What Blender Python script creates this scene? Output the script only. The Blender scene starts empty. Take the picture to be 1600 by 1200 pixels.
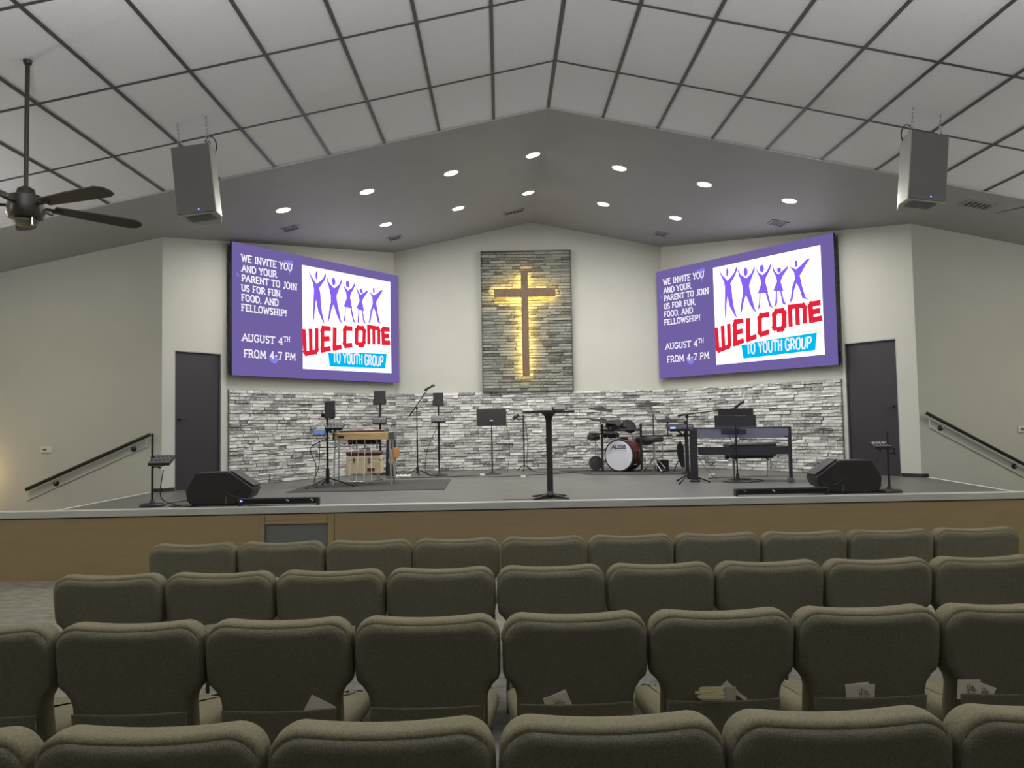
import bpy, math, random
from mathutils import Matrix, Vector

random.seed(7)
scene = bpy.context.scene
COL = scene.collection
PI = math.pi

# ---------------------------------------------------------------- camera
F, PITCH, YAW, ROLL = 1230.94, 0.0503993, 0.0143959, -0.0183687
cam_d = bpy.data.cameras.new('camera'); cam = bpy.data.objects.new('camera', cam_d); COL.objects.link(cam)
cam_d.sensor_width = 36.0; cam_d.lens = F / 1600 * 36.0; cam_d.clip_end = 100; cam_d.clip_start = 0.05
fw = Vector((math.sin(YAW) * math.cos(PITCH), math.cos(YAW) * math.cos(PITCH), math.sin(PITCH)))
r0 = Vector((math.cos(YAW), -math.sin(YAW), 0)); u0 = r0.cross(fw)
cr = r0 * math.cos(ROLL) + u0 * math.sin(ROLL); cu = -r0 * math.sin(ROLL) + u0 * math.cos(ROLL)
mw = Matrix((cr, cu, -fw)).transposed().to_4x4(); mw.translation = Vector((0, 0, 1.6))
cam.matrix_world = mw
scene.camera = cam

# ---------------------------------------------------------------- view, world, lights
scene.view_settings.view_transform = 'Standard'; scene.view_settings.look = 'None'
scene.view_settings.gamma = 1.0; scene.view_settings.use_curve_mapping = False
scene.view_settings.exposure = 0.0
world = bpy.data.worlds.new('world'); scene.world = world; world.use_nodes = True
world.node_tree.nodes['Background'].inputs[0].default_value = (0.9, 0.95, 0.85, 1)
world.node_tree.nodes['Background'].inputs[1].default_value = 0.1
scene.cycles.max_bounces = 8; scene.cycles.diffuse_bounces = 5; scene.cycles.sample_clamp_indirect = 4.0
scene.cycles.caustics_reflective = False; scene.cycles.caustics_refractive = False

RX, RH = 0.6356, 5.434          # ridge line
SL = 0.2062                     # ceiling slope angle
TS = math.tan(SL)
def ceil_z(x): return RH - abs(x - RX) * TS
YA, YB, W = 9.388, 8.154, 0.6767  # end of the tile grid, first cross bar, tile width
ZS = 0.745                      # stage floor height
DOWNLIGHT_W, DOWNLIGHT_REAR_W = 35.0, 20.0

def light_area(name, loc, size, power, color, rot=(0, 0, 0), shape='DISK', size_y=None, spread=PI):
    d = bpy.data.lights.new(name, 'AREA'); d.shape = shape; d.size = size
    if size_y: d.size_y = size_y
    d.energy = power; d.color = color; d.spread = spread
    o = bpy.data.objects.new(name, d); COL.objects.link(o); o.location = loc; o.rotation_euler = rot
    return o

STAGE_LIGHTS = [(x, 11.0) for x in (-3.02, -1.84, -0.65, 0.515, 1.74, 2.945, 4.15)] + [(x, 12.83) for x in (-1.84, -0.65, 0.51, 1.75, 2.94)]
SIDE_FILLS = [(-6.75, 8.3, 27.0, 'beside the left speaker, by the side wall'), (8.0, 8.3, 27.0, 'beside the right speaker, by the side wall'), (-6.7, 4.2, 46.0, 'left of the chairs'), (7.9, 4.2, 46.0, 'right of the chairs')]  # warm lamps added outside the view to fill both sides of the hall

FILL_UPLIGHTS = [(-2.0, 2.7, 3.4, 190.0), (3.3, 2.7, 3.4, 190.0), (-7.1, 7.2, 2.4, 60.0), (8.4, 7.2, 2.4, 60.0)]

# ---------------------------------------------------------------- materials
MATS = {}
def mat(name, color, rough=0.6, metal=0.0, noise=0.0, nscale=8.0, bump=0.0, bscale=60.0, emit=None, estr=1.0, spec=0.5, coord='Object', stretch=(1, 1, 1), wave=False):
    if name in MATS: return MATS[name]
    m = bpy.data.materials.new(name); m.use_nodes = True; nt = m.node_tree; b = nt.nodes['Principled BSDF']
    b.inputs['Base Color'].default_value = (*color, 1); b.inputs['Roughness'].default_value = rough
    b.inputs['Metallic'].default_value = metal; b.inputs['Specular IOR Level'].default_value = spec
    if noise or bump:
        tc = nt.nodes.new('ShaderNodeTexCoord'); mp = nt.nodes.new('ShaderNodeMapping'); mp.inputs['Scale'].default_value = stretch
        nt.links.new(tc.outputs[coord], mp.inputs['Vector'])
    if noise:
        n = nt.nodes.new('ShaderNodeTexNoise'); n.inputs['Scale'].default_value = nscale; n.inputs['Detail'].default_value = 5
        nt.links.new(mp.outputs[0], n.inputs['Vector'])
        r = nt.nodes.new('ShaderNodeMapRange'); r.inputs[1].default_value = 0.3; r.inputs[2].default_value = 0.7
        r.inputs[3].default_value = 1 - noise; r.inputs[4].default_value = 1 + noise
        nt.links.new(n.outputs['Fac'], r.inputs[0])
        mx = nt.nodes.new('ShaderNodeVectorMath'); mx.operation = 'SCALE'; mx.inputs[0].default_value = color
        nt.links.new(r.outputs[0], mx.inputs['Scale']); nt.links.new(mx.outputs[0], b.inputs['Base Color'])
    if bump:
        n2 = nt.nodes.new('ShaderNodeTexNoise'); n2.inputs['Scale'].default_value = bscale; n2.inputs['Detail'].default_value = 4
        nt.links.new(mp.outputs[0], n2.inputs['Vector'])
        bp = nt.nodes.new('ShaderNodeBump'); bp.inputs['Strength'].default_value = bump; bp.inputs['Distance'].default_value = 0.01
        nt.links.new(n2.outputs['Fac'], bp.inputs['Height']); nt.links.new(bp.outputs[0], b.inputs['Normal'])
    if emit:
        b.inputs['Emission Color'].default_value = (*emit, 1); b.inputs['Emission Strength'].default_value = estr
    MATS[name] = m
    return m

def stone_mat(name, dark, light):
    m = bpy.data.materials.new(name); m.use_nodes = True; nt = m.node_tree; b = nt.nodes['Principled BSDF']; N = nt.nodes.new; K = nt.links.new
    b.inputs['Roughness'].default_value = 0.75
    oi = N('ShaderNodeObjectInfo'); ge = N('ShaderNodeNewGeometry')
    ad = N('ShaderNodeMath'); ad.operation = 'ADD'; K(oi.outputs['Random'], ad.inputs[0]); K(ge.outputs['Random Per Island'], ad.inputs[1])
    fr = N('ShaderNodeMath'); fr.operation = 'FRACT'; K(ad.outputs[0], fr.inputs[0])
    tc = N('ShaderNodeTexCoord'); mp = N('ShaderNodeMapping'); mp.inputs['Scale'].default_value = (1, 1, 2.6); K(ge.outputs['Position'], mp.inputs['Vector'])
    n = N('ShaderNodeTexNoise'); n.inputs['Scale'].default_value = 27; n.inputs['Detail'].default_value = 6; n.inputs['Roughness'].default_value = 0.75; K(mp.outputs[0], n.inputs['Vector'])
    sm = N('ShaderNodeMath'); sm.operation = 'MULTIPLY_ADD'; K(fr.outputs[0], sm.inputs[0]); sm.inputs[1].default_value = 0.36; K(n.outputs['Fac'], sm.inputs[2])
    cr_ = N('ShaderNodeValToRGB'); e = cr_.color_ramp.elements
    e[0].position = 0.47; e[0].color = (*dark, 1); e[1].position = 0.78; e[1].color = (*light, 1)
    mid = cr_.color_ramp.elements.new(0.60); mid.color = (*[(a * 0.45 + c * 0.55) for a, c in zip(dark, light)], 1)
    K(sm.outputs[0], cr_.inputs[0]); K(cr_.outputs[0], b.inputs['Base Color'])
    bp = N('ShaderNodeBump'); bp.inputs['Strength'].default_value = 0.7; bp.inputs['Distance'].default_value = 0.012
    K(n.outputs['Fac'], bp.inputs['Height']); K(bp.outputs[0], b.inputs['Normal'])
    return m

def emis(name, color, strength):
    m = bpy.data.materials.new(name); m.use_nodes = True; nt = m.node_tree
    nt.nodes.remove(nt.nodes['Principled BSDF']); e = nt.nodes.new('ShaderNodeEmission')
    e.inputs[0].default_value = (*color, 1); e.inputs[1].default_value = strength
    nt.links.new(e.outputs[0], nt.nodes['Material Output'].inputs[0]); MATS[name] = m
    return m

M_wall = mat('wall_paint', (0.60, 0.60, 0.55), 0.75, noise=0.02, nscale=2, bump=0.05, bscale=180)
M_tile = mat('ceiling_tile', (0.84, 0.83, 0.86), 0.9, noise=0.05, nscale=90, bump=0.25, bscale=220)
M_grid = mat('grid_metal', (0.10, 0.095, 0.10), 0.45, 0.3)
M_gridtrim = mat('grid_trim', (0.55, 0.53, 0.55), 0.4)
M_soffit = mat('soffit_paint', (0.34, 0.345, 0.335), 0.62, noise=0.03, nscale=3)
M_stage = mat('stage_vinyl', (0.12, 0.122, 0.115), 0.42, noise=0.12, nscale=2.2, bump=0.05, bscale=40, coord='Object')
M_nose = mat('nosing', (0.50, 0.52, 0.49), 0.4, 0.2, noise=0.05, nscale=20, stretch=(0.2, 3, 3))
M_panel = mat('tan_panel', (0.285, 0.21, 0.11), 0.55, noise=0.05, nscale=6, stretch=(0.4, 1, 3))
M_carpet = mat('carpet', (0.20, 0.198, 0.16), 0.95, noise=0.3, nscale=7, bump=0.9, bscale=45, stretch=(1, 2, 1))
M_door = mat('door_black', (0.032, 0.028, 0.036), 0.5)
M_jamb = mat('jamb_paint', (0.45, 0.44, 0.46), 0.6)
M_basebd = mat('base_black', (0.018, 0.017, 0.018), 0.5)
M_black = mat('black_plastic', (0.022, 0.021, 0.024), 0.45, bump=0.15, bscale=300)
M_blackm = mat('black_metal', (0.03, 0.028, 0.03), 0.38, 0.4)
M_grey = mat('grey_plastic', (0.12, 0.12, 0.13), 0.5)
M_chrome = mat('chrome', (0.75, 0.76, 0.8), 0.18, 1.0)
M_white = mat('white_plastic', (0.75, 0.74, 0.68), 0.5)
M_paper = mat('paper', (0.74, 0.70, 0.56), 0.8, noise=0.05)
M_ink = mat('ink', (0.04, 0.03, 0.03), 0.8)
M_fabric = mat('chair_fabric', (0.185, 0.17, 0.105), 0.95, noise=0.22, nscale=170, bump=0.5, bscale=400, spec=0.15)
M_fabric2 = mat('chair_back_fabric', (0.158, 0.149, 0.10), 0.95, noise=0.22, nscale=170, bump=0.5, bscale=400, spec=0.15)
M_fanm = mat('fan_bronze', (0.055, 0.05, 0.042), 0.35, 0.5)
M_fanb = mat('fan_blade', (0.06, 0.055, 0.045), 0.5)
M_fabricgrille = mat('speaker_grille', (0.17, 0.165, 0.165), 0.6, noise=0.15, nscale=300)
M_spklit = mat('speaker_lit_side', (0.42, 0.44, 0.40), 0.4)  # black cabinet made pale: light on its flank is in the colour
M_oak = mat('oak', (0.18, 0.118, 0.075), 0.5, noise=0.3, nscale=12, stretch=(6, 6, 0.7))
M_honey = mat('honey_wood', (0.74, 0.54, 0.28), 0.35, noise=0.2, nscale=10, stretch=(0.6, 4, 4))
M_cream = mat('cream_tolex', (0.66, 0.58, 0.38), 0.6, noise=0.06, nscale=60, bump=0.2, bscale=200)
M_maroon = mat('maroon', (0.075, 0.028, 0.03), 0.5)
M_drumred = mat('drum_red', (0.13, 0.025, 0.018), 0.25, noise=0.2, nscale=5)
M_drumhead = mat('drum_head', (0.68, 0.69, 0.76), 0.45)
M_cymbal = mat('rubber_cymbal', (0.022, 0.017, 0.02), 0.6)
M_pianolit = mat('piano_lit_back', (0.27, 0.28, 0.42), 0.4)  # black rear panel, the bluish light on it put into the colour
M_pianod = mat('piano_dark', (0.04, 0.038, 0.05), 0.4)
M_keys = mat('keys_white', (0.7, 0.7, 0.68), 0.3)
M_rug = mat('stage_mat', (0.055, 0.05, 0.05), 0.9, noise=0.2, nscale=30, bump=0.3, bscale=150)
M_orange = mat('guitar_amber', (0.55, 0.25, 0.08), 0.3)
M_stone = stone_mat('ledge_stone', (0.16, 0.16, 0.16), (0.80, 0.81, 0.79))
M_stone2 = stone_mat('dark_ledge_stone', (0.065, 0.068, 0.06), (0.33, 0.345, 0.31))
M_mortar = mat('stone_backing', (0.10, 0.10, 0.10), 0.9)
E_lens = emis('lamp_lens', (1.0, 0.98, 0.92), 14.0)
E_fill = emis('fill_lens', (1.0, 0.9, 0.6), 6.0)
E_purple = emis('screen_purple', (0.165, 0.120, 0.36), 1.0)
E_white = emis('screen_white', (1.0, 0.96, 1.0), 2.0)
E_text = emis('screen_text', (0.95, 0.93, 1.0), 1.0)
E_fig = emis('screen_figure', (0.25, 0.13, 0.90), 1.0)
E_red = emis('screen_red', (0.78, 0.02, 0.045), 1.0)
E_cyan = emis('screen_cyan', (0.0, 0.50, 0.88), 1.0)
E_gold = emis('screen_gold', (0.80, 0.62, 0.30), 1.0)
E_deco = emis('screen_deco', (0.24, 0.22, 0.75), 1.0)
E_cross = emis('cross_strip', (1.0, 0.66, 0.14), 7.0)
E_blue = emis('blue_led', (0.15, 0.2, 1.0), 4.0)
E_bluescr = emis('blue_screen', (0.10, 0.24, 0.62), 1.0)
E_tablet = emis('tablet_glow', (0.55, 0.58, 0.95), 0.9)

# ---------------------------------------------------------------- mesh helper
class MB:
    def __init__(s): s.v = []; s.f = []
    def add(s, vs, fs):
        n = len(s.v); s.v += [tuple(a) for a in vs]; s.f += [tuple(i + n for i in f) for f in fs]; return s
    def box(s, c, d, rot=None, taper=None):
        hx, hy, hz = d[0] / 2, d[1] / 2, d[2] / 2
        vs = [Vector((x * hx, y * hy, z * hz)) for z in (-1, 1) for y in (-1, 1) for x in (-1, 1)]
        if taper:
            for v in vs[4:]: v.x *= taper; v.y *= taper
        if rot: 
            R = Matrix.Rotation(rot[2], 3, 'Z') @ Matrix.Rotation(rot[1], 3, 'Y') @ Matrix.Rotation(rot[0], 3, 'X'); vs = [R @ v for v in vs]
        vs = [v + Vector(c) for v in vs]
        return s.add(vs, [(0, 2, 3, 1), (4, 5, 7, 6), (0, 1, 5, 4), (2, 6, 7, 3), (0, 4, 6, 2), (1, 3, 7, 5)])
    def bb(s, x0, x1, y0, y1, z0, z1): return s.box(((x0 + x1) / 2, (y0 + y1) / 2, (z0 + z1) / 2), (x1 - x0, y1 - y0, z1 - z0))
    def hexa(s, b, t):   # bottom 4 points, top 4 points, counter-clockwise
        return s.add(list(b) + list(t), [(3, 2, 1, 0), (4, 5, 6, 7), (0, 1, 5, 4), (1, 2, 6, 5), (2, 3, 7, 6), (3, 0, 4, 7)])
    def tube(s, pts, r, n=8, r2=None, closed=False):
        pts = [Vector(p) for p in pts]; k = len(pts); rings = []
        for i, p in enumerate(pts):
            if closed: d = pts[(i + 1) % k] - pts[i - 1]
            else: d = (pts[min(i + 1, k - 1)] - pts[max(i - 1, 0)])
            d.normalize(); up = Vector((0, 0, 1)) if abs(d.z) < 0.9 else Vector((1, 0, 0))
            a = d.cross(up).normalized(); b = d.cross(a)
            rr = r if r2 is None else r + (r2 - r) * i / (k - 1)
            rings.append([p + (a * math.cos(2 * PI * j / n) + b * math.sin(2 * PI * j / n)) * rr for j in range(n)])
        base = len(s.v); vs = [q for R_ in rings for q in R_]; fs = []
        for i in range(k if closed else k - 1):
            for j in range(n):
                a = i * n + j; b = i * n + (j + 1) % n; c = ((i + 1) % k) * n + (j + 1) % n; d = ((i + 1) % k) * n + j; fs.append((a, b, c, d))
        if not closed: fs += [tuple(range(n))[::-1], tuple((k - 1) * n + j for j in range(n))]
        return s.add(vs, fs)
    def lathe(s, prof, n=24, c=(0, 0, 0), M=None):
        vs = []; fs = []
        for r, z in prof:
            for j in range(n):
                v = Vector((r * math.cos(2 * PI * j / n), r * math.sin(2 * PI * j / n), z))
                if M: v = M @ v
                vs.append(v + Vector(c))
        for i in range(len(prof) - 1):
            for j in range(n): fs.append((i * n + j, i * n + (j + 1) % n, (i + 1) * n + (j + 1) % n, (i + 1) * n + j))
        fs += [tuple(range(n))[::-1], tuple((len(prof) - 1) * n + j for j in range(n))]
        return s.add(vs, fs)
    def prism(s, pts, fn, a, b):   # outline mapped by fn(p, t) at t = a and t = b
        n = len(pts); vs = [fn(p, a) for p in pts] + [fn(p, b) for p in pts]
        return s.add(vs, [tuple(range(n))[::-1], tuple(range(n, 2 * n))] + [(i, (i + 1) % n, n + (i + 1) % n, n + i) for i in range(n)])
    def rings(s, rings):
        n = len(rings[0]); vs = [v for r in rings for v in r]; fs = [tuple(range(n))[::-1], tuple((len(rings) - 1) * n + j for j in range(n))]
        for i in range(len(rings) - 1):
            for j in range(n): fs.append((i * n + j, i * n + (j + 1) % n, (i + 1) * n + (j + 1) % n, (i + 1) * n + j))
        return s.add(vs, fs)
    def mesh(s, name, m, smooth=35):
        me = bpy.data.meshes.new(name); me.from_pydata(s.v, [], s.f); me.validate()
        if m: me.materials.append(m)
        if smooth:
            me.shade_smooth(); me.set_sharp_from_angle(angle=math.radians(smooth))
        return me
    def build(s, name, m, parent=None, smooth=35, bevel=0, kind=None, label=None, loc=None, rot=None):
        o = bpy.data.objects.new(name, s.mesh(name, m, smooth)); COL.objects.link(o)
        if parent: o.parent = parent
        if bevel:
            b = o.modifiers.new('bevel', 'BEVEL'); b.width = bevel; b.segments = 2; b.limit_method = 'ANGLE'; b.angle_limit = 0.6
        if kind: o['kind'] = kind
        if label: o['label'] = label
        if loc: o.location = loc
        if rot: o.rotation_euler = rot
        return o

def thing(name, label, cat, loc, rz=0, group=None):
    o = bpy.data.objects.new(name, None); COL.objects.link(o); o.location = loc; o.rotation_euler = (0, 0, rz)
    o.empty_display_size = 0.1; o['label'] = label; o['category'] = cat
    if group: o['group'] = group
    return o
def tag(o, label, cat, group=None):
    o['label'] = label; o['category'] = cat
    if group: o['group'] = group
    return o
def struct(name, mb, m, parent=None, label=None, cat='structure', smooth=35, bevel=0):
    o = mb.build(name, m, parent, smooth, bevel)
    if parent is None:
        o['kind'] = 'structure'; o['category'] = cat
        if label: o['label'] = label
    return o
def clone(root, loc, rz, label=None, group=None):
    def cp(o, par):
        c = o.copy(); COL.objects.link(c); c.parent = par
        for ch in o.children: cp(ch, c)
        return c
    r = cp(root, None); r.location = loc; r.rotation_euler = (0, 0, rz)
    if label: r['label'] = label
    if group: r['group'] = group
    return r
def arc(a, b, sag, n=10, side=(0, 0)):
    a = Vector(a); b = Vector(b)
    return [a.lerp(b, i / n) + Vector((side[0], side[1], -sag)) * (4 * (i / n) * (1 - i / n)) for i in range(n + 1)]

# ================================================================ SETTING
LC, BLc, BRc, RC = Vector((-4.72, 11.03)), Vector((-1.99, 14.85)), Vector((3.10, 14.85)), Vector((5.87, 11.0))
XL, XR, YR = -7.6, 8.9, -5.2
struct('floor', MB().bb(XL, XR, YR, 11.2, -0.1, 0), M_carpet, label='grey textured carpet floor in front of the stage', cat='floor')

# stage floor (slab) with pale nosing on its side edges
sp = [(-4.85, 8.70), (5.66, 8.70), (5.93, 10.98), (5.88, 11.06), (3.14, 14.9), (-2.03, 14.9), (-4.74, 11.09), (-4.84, 11.0)]
stage = struct('stage_floor', MB().prism(sp, lambda p, t: (p[0], p[1], t), ZS - 0.12, ZS), M_stage, label='dark grey vinyl stage floor', cat='floor')
for a, b in (((-4.85, 8.70), (-4.84, 11.0)), ((5.66, 8.70), (5.93, 10.96))):
    mb = MB(); s_ = 1 if a[0] > 0 else -1
    mb.hexa([(a[0], a[1], ZS - 0.03), (a[0] + .035 * s_, a[1], ZS - 0.03), (b[0] + .035 * s_, b[1], ZS - 0.03), (b[0], b[1], ZS - 0.03)],
            [(a[0], a[1], ZS + 0.004), (a[0] + .035 * s_, a[1], ZS + 0.004), (b[0] + .035 * s_, b[1], ZS + 0.004), (b[0], b[1], ZS + 0.004)])
    mb.build('edge_nosing', M_white, stage)
MB().bb(-4.85, -4.80, 8.76, 11.0, 0, ZS - 0.12).build('side_panel', M_panel, stage)
MB().bb(5.70, 5.75, 8.76, 11.0, 0, ZS - 0.12).build('side_panel', M_panel, stage)
MB().bb(0.00, 0.38, 8.93, 8.96, ZS, ZS + 0.004).build('floor_pocket', M_black, stage)

# stage front: tan panels, framed vent, grey nosing
front = struct('stage_front', MB().bb(XL, XR, 8.70, 8.76, 0, 0.66), M_mortar, label='tan panelled stage front under grey nosing', cat='stage front')
pz = 0.660
for x0, x1 in ((XL, -2.652), (-1.835, XR)):
    MB().bb(x0, x1, 8.662, 8.70, 0.0, pz).build('panel', M_panel, front, bevel=0.002)
MB().bb(-2.648, -2.592, 8.652, 8.70, 0, pz).build('frame_stile', M_panel, front, bevel=0.003)
MB().bb(-1.905, -1.840, 8.652, 8.70, 0, pz).build('frame_stile', M_panel, front, bevel=0.003)
MB().bb(-2.590, -1.907, 8.660, 8.70, 0.60, pz).build('frame_rail', M_panel, front, bevel=0.002)
MB().bb(-2.590, -1.907, 8.652, 8.70, 0.556, 0.598).build('frame_rail', M_panel, front, bevel=0.003)
MB().bb(-2.590, -1.907, 8.652, 8.70, 0.0, 0.08).build('frame_rail', M_panel, front, bevel=0.003)
mg = mat('vent_metal', (0.115, 0.125, 0.12), 0.5, 0.3)
nt = mg.node_tree; vt = nt.nodes.new('ShaderNodeTexVoronoi'); vt.inputs['Scale'].default_value = 75; vt.inputs['Randomness'].default_value = 0
tcn = nt.nodes.new('ShaderNodeTexCoord'); nt.links.new(tcn.outputs['Object'], vt.inputs['Vector'])
rp = nt.nodes.new('ShaderNodeValToRGB'); rp.color_ramp.elements[0].position = .25; rp.color_ramp.elements[0].color = (.02, .02, .02, 1)
rp.color_ramp.elements[1].position = .4; rp.color_ramp.elements[1].color = (.16, .17, .165, 1)
nt.links.new(vt.outputs['Distance'], rp.inputs[0]); nt.links.new(rp.outputs[0], nt.nodes['Principled BSDF'].inputs['Base Color'])
MB().bb(-2.590, -1.907, 8.675, 8.69, 0.08, 0.556).build('vent_grille', mg, front, label='perforated grey metal vent panel')
struct('trim_1', MB().bb(XL, XR, 8.640, 8.78, 0.672, ZS + 0.003), M_nose, label='grey nosing along the front edge of the stage', cat='trim', bevel=0.006)

# side stairs behind the stage front, stepping down away from the stage
for side, xs, d in (('left', -4.85, -1), ('right', 5.95, 1)):
    st = None
    for k in range(4):
        x0 = xs + d * 0.36 * k; x1 = xs + d * 0.36 * (k + 1); z = ZS * (1 - (k + 1) / 5)
        if side == 'right': x0 += -0.15 if k == 0 else 0
        mb = MB().bb(min(x0, x1), max(x0, x1), 9.1, 11.0, 0, z)
        if st is None: st = struct('stair_' + side, mb, M_stage, label='dark stage steps by the %s wall' % side, cat='stairs')
        else: mb.build('step', M_stage, st)

# walls -------------------------------------------------------------------
def wall(name, A, B, label, openings=(), z0=0.0, thick=0.14, cat='wall'):
    """vertical wall from A to B (plan), front face on the line, body behind it (left of A->B), top under the sloped ceiling"""
    A = Vector(A); B = Vector(B); L = (B - A).length; d = (B - A) / L; n = Vector((-d.y, d.x))
    cuts = sorted({0, L} | {u for o in openings for u in o[:2]} | ({(RX - A.x) / d.x} if (A.x - RX) * (B.x - RX) < 0 else set()))
    mb = MB()
    for a, b in zip(cuts[:-1], cuts[1:]):
        zz = [(z0, None)]
        for o in openings:
            if a >= o[0] - 1e-6 and b <= o[1] + 1e-6: zz = [(o[3], None)] if o[2] <= z0 else [(z0, o[2]), (o[3], None)]
        for lo, hi in zz:
            pts = [(A + d * a), (A + d * b), (A + d * b + n * thick), (A + d * a + n * thick)]
            top = [(p.x, p.y, hi if hi is not None else ceil_z(p.x) + 0.01) for p in pts]
            mb.hexa([(p.x, p.y, lo) for p in pts], top)
    return struct(name, mb, M_wall, label=label, cat=cat, smooth=20), A, d, n
wl = wall('wall_stage_left', LC, BLc, 'white angled stage wall with left screen and doorway', [(0.19, 0.95, 0, 2.73)])
wr = wall('wall_stage_right', BRc, RC, 'white angled stage wall with right screen and doorway', [(3.66, 4.46, 0, 2.73)])
wb = wall('wall_back', BLc, BRc, 'white gabled wall behind the stage')
wall('wall_front_left', (XL, 11.03), LC, 'greyish white wall above the left stage steps')
wall('wall_front_right', RC, (XR, 11.0), 'greyish white wall above the right stage steps')
wall('wall_left', (XL, YR), (XL, 11.03), 'white left side wall of the hall')
wall('wall_right', (XR, 11.0), (XR, YR), 'white right side wall of the hall')
wall('wall_rear', (XR, YR), (XL, YR), 'white rear wall of the hall')

def on_wall(w, u, off, z): _, A, d, n = w; p = A + d * u - n * off; return (p.x, p.y, z)
def wall_box(w, u0, u1, o0, o1, z0, z1, mb=None):   # o = distance out of the wall face (negative = into the wall)
    mb = mb or MB()
    q = [on_wall(w, u0, o1, 0), on_wall(w, u1, o1, 0), on_wall(w, u1, o0, 0), on_wall(w, u0, o0, 0)]
    return mb.hexa([(x, y, z0) for x, y, _ in q], [(x, y, z1) for x, y, _ in q])
for k, (w, a, b, side) in enumerate(((wl, 0.19, 0.95, 'left'), (wr, 3.66, 4.46, 'right'))):
    dn = struct('door_%d' % (k + 1), wall_box(w, a + 0.002, b - 0.002, -0.075, -0.035, ZS + 0.002, 2.728), M_door, label='black door in the %s stage wall' % side, cat='door')
    hu = a + 0.09 if k == 0 else b - 0.09
    h = MB().tube([on_wall(w, hu, -0.037, 1.75), on_wall(w, hu, 0.015, 1.75)], 0.011, 8)
    h.tube([on_wall(w, hu, 0.01, 1.75), on_wall(w, hu + (0.1 if k == 0 else -0.1), 0.01, 1.75)], 0.009, 8)
    h.build('door_handle', M_blackm, dn)
    jm = MB()
    for u0, u1 in ((a, a + 0.012), (b - 0.012, b)): wall_box(w, u0, u1, -0.09, 0.002, ZS, 2.73, jm)
    wall_box(w, a, b, -0.09, 0.002, 2.716, 2.728, jm)
    struct('trim_%d' % (k + 2), jm, M_jamb, label='grey painted lining of the %s doorway' % side, cat='trim')

# black base boards
bb = MB(); wall_box(wl, 0.0, 0.19, 0.0, 0.014, ZS, ZS + 0.05, bb); bb.bb(-4.84, LC.x, 11.016, 11.03, ZS, ZS + 0.05)
struct('baseboard_left', bb, M_basebd, label='black baseboard at the left stage corner', cat='baseboard')
bb = MB(); wall_box(wr, 4.46, 4.742, 0.0, 0.014, ZS, ZS + 0.05, bb); bb.bb(RC.x, 5.95, 10.986, 11.0, ZS, ZS + 0.05); bb.bb(5.935, 5.95, 10.96, 11.0, ZS - .06, ZS + .05)
struct('baseboard_right', bb, M_basebd, label='black baseboard at the right stage corner', cat='baseboard')

# ceiling -----------------------------------------------------------------
def slope_pt(u, y, dz=0.0, side=1):   # u metres down the slope from the ridge
    return (RX + side * (u * math.cos(SL) - dz * math.sin(SL) * 0), y, RH - u * math.sin(SL) + dz)
Y0R = 4.094
ce = MB()
for s_ in (-1, 1):
    umax = (RX - XL if s_ < 0 else XR - RX) / math.cos(SL)
    a = [slope_pt(0, YR, 0.004, s_), slope_pt(umax, YR, 0.004, s_), slope_pt(umax, Y0R, 0.004, s_), slope_pt(0, Y0R, 0.004, s_)]
    if s_ > 0: a = a[::-1]
    ce.hexa([(x, y, z) for x, y, z in a], [(x, y, z + 0.02) for x, y, z in a])
ceil = struct('ceiling', ce, M_tile, label='pitched hall ceiling of pale tiles in a dark grid', cat='ceiling')
tcache = {}
def tile_mesh(wd, dp):
    k = (round(wd, 3), round(dp, 3))
    if k not in tcache:
        mb = MB(); b = 0.008
        mb.hexa([(-wd / 2, -dp / 2, 0.003), (wd / 2, -dp / 2, 0.003), (wd / 2, dp / 2, 0.003), (-wd / 2, dp / 2, 0.003)],
                [(-wd / 2, -dp / 2, 0.02), (wd / 2, -dp / 2, 0.02), (wd / 2, dp / 2, 0.02), (-wd / 2, dp / 2, 0.02)])
        tcache[k] = mb.mesh('ceiling_tile', M_tile, 0)
    return tcache[k]
rows = [(YB, YA), (YB - 2 * W, YB), (YB - 4 * W, YB - 2 * W), (YB - 6 * W, YB - 4 * W)]
for s_ in (-1, 1):
    ncol = 12 if s_ < 0 else 13
    umax = (RX - XL if s_ < 0 else XR - RX) / math.cos(SL)
    for y0, y1 in rows:
        for i in range(ncol):
            ua, ub = i * W, min((i + 1) * W, umax)
            if ub - ua < 0.05: continue
            o = bpy.data.objects.new('ceiling_tile', tile_mesh(ub - ua - 0.004, y1 - y0 - 0.004)); COL.objects.link(o); o.parent = ceil
            o.location = slope_pt((ua + ub) / 2, (y0 + y1) / 2, 0, s_); o.rotation_euler = (0, s_ * SL, 0)
    # grid: runners along the hall and cross bars
    gw = 0.016
    for i in range(0 if s_ > 0 else 1, ncol):
        x, _, z = slope_pt(i * W, 0, 0, s_)
        MB().bb(-gw * (1.25 if i == 0 else 1), gw * (1.25 if i == 0 else 1), YR, YA, -0.006, 0.004).build('grid_runner', M_grid, ceil, loc=(x, 0, z), rot=(0, s_ * SL if i else 0, 0), smooth=0)
    for yy in (YB, YB - 2 * W, YB - 4 * W, YB - 6 * W):
        mb = MB().bb(-umax / 2, umax / 2, -0.012, 0.012, -0.005, 0.004)
        x, _, z = slope_pt(umax / 2, 0, 0, s_); mb.build('grid_cross_bar', M_grid, ceil, loc=(x, yy, z), rot=(0, s_ * SL, 0), smooth=0)
    mb = MB().bb(-umax / 2, umax / 2, -0.008, 0.008, -0.012, 0.004)
    x, _, z = slope_pt(umax / 2, 0, 0, s_); mb.build('edge_angle', M_gridtrim, ceil, loc=(x, YA, z), rot=(0, s_ * SL, 0), smooth=0)
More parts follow.
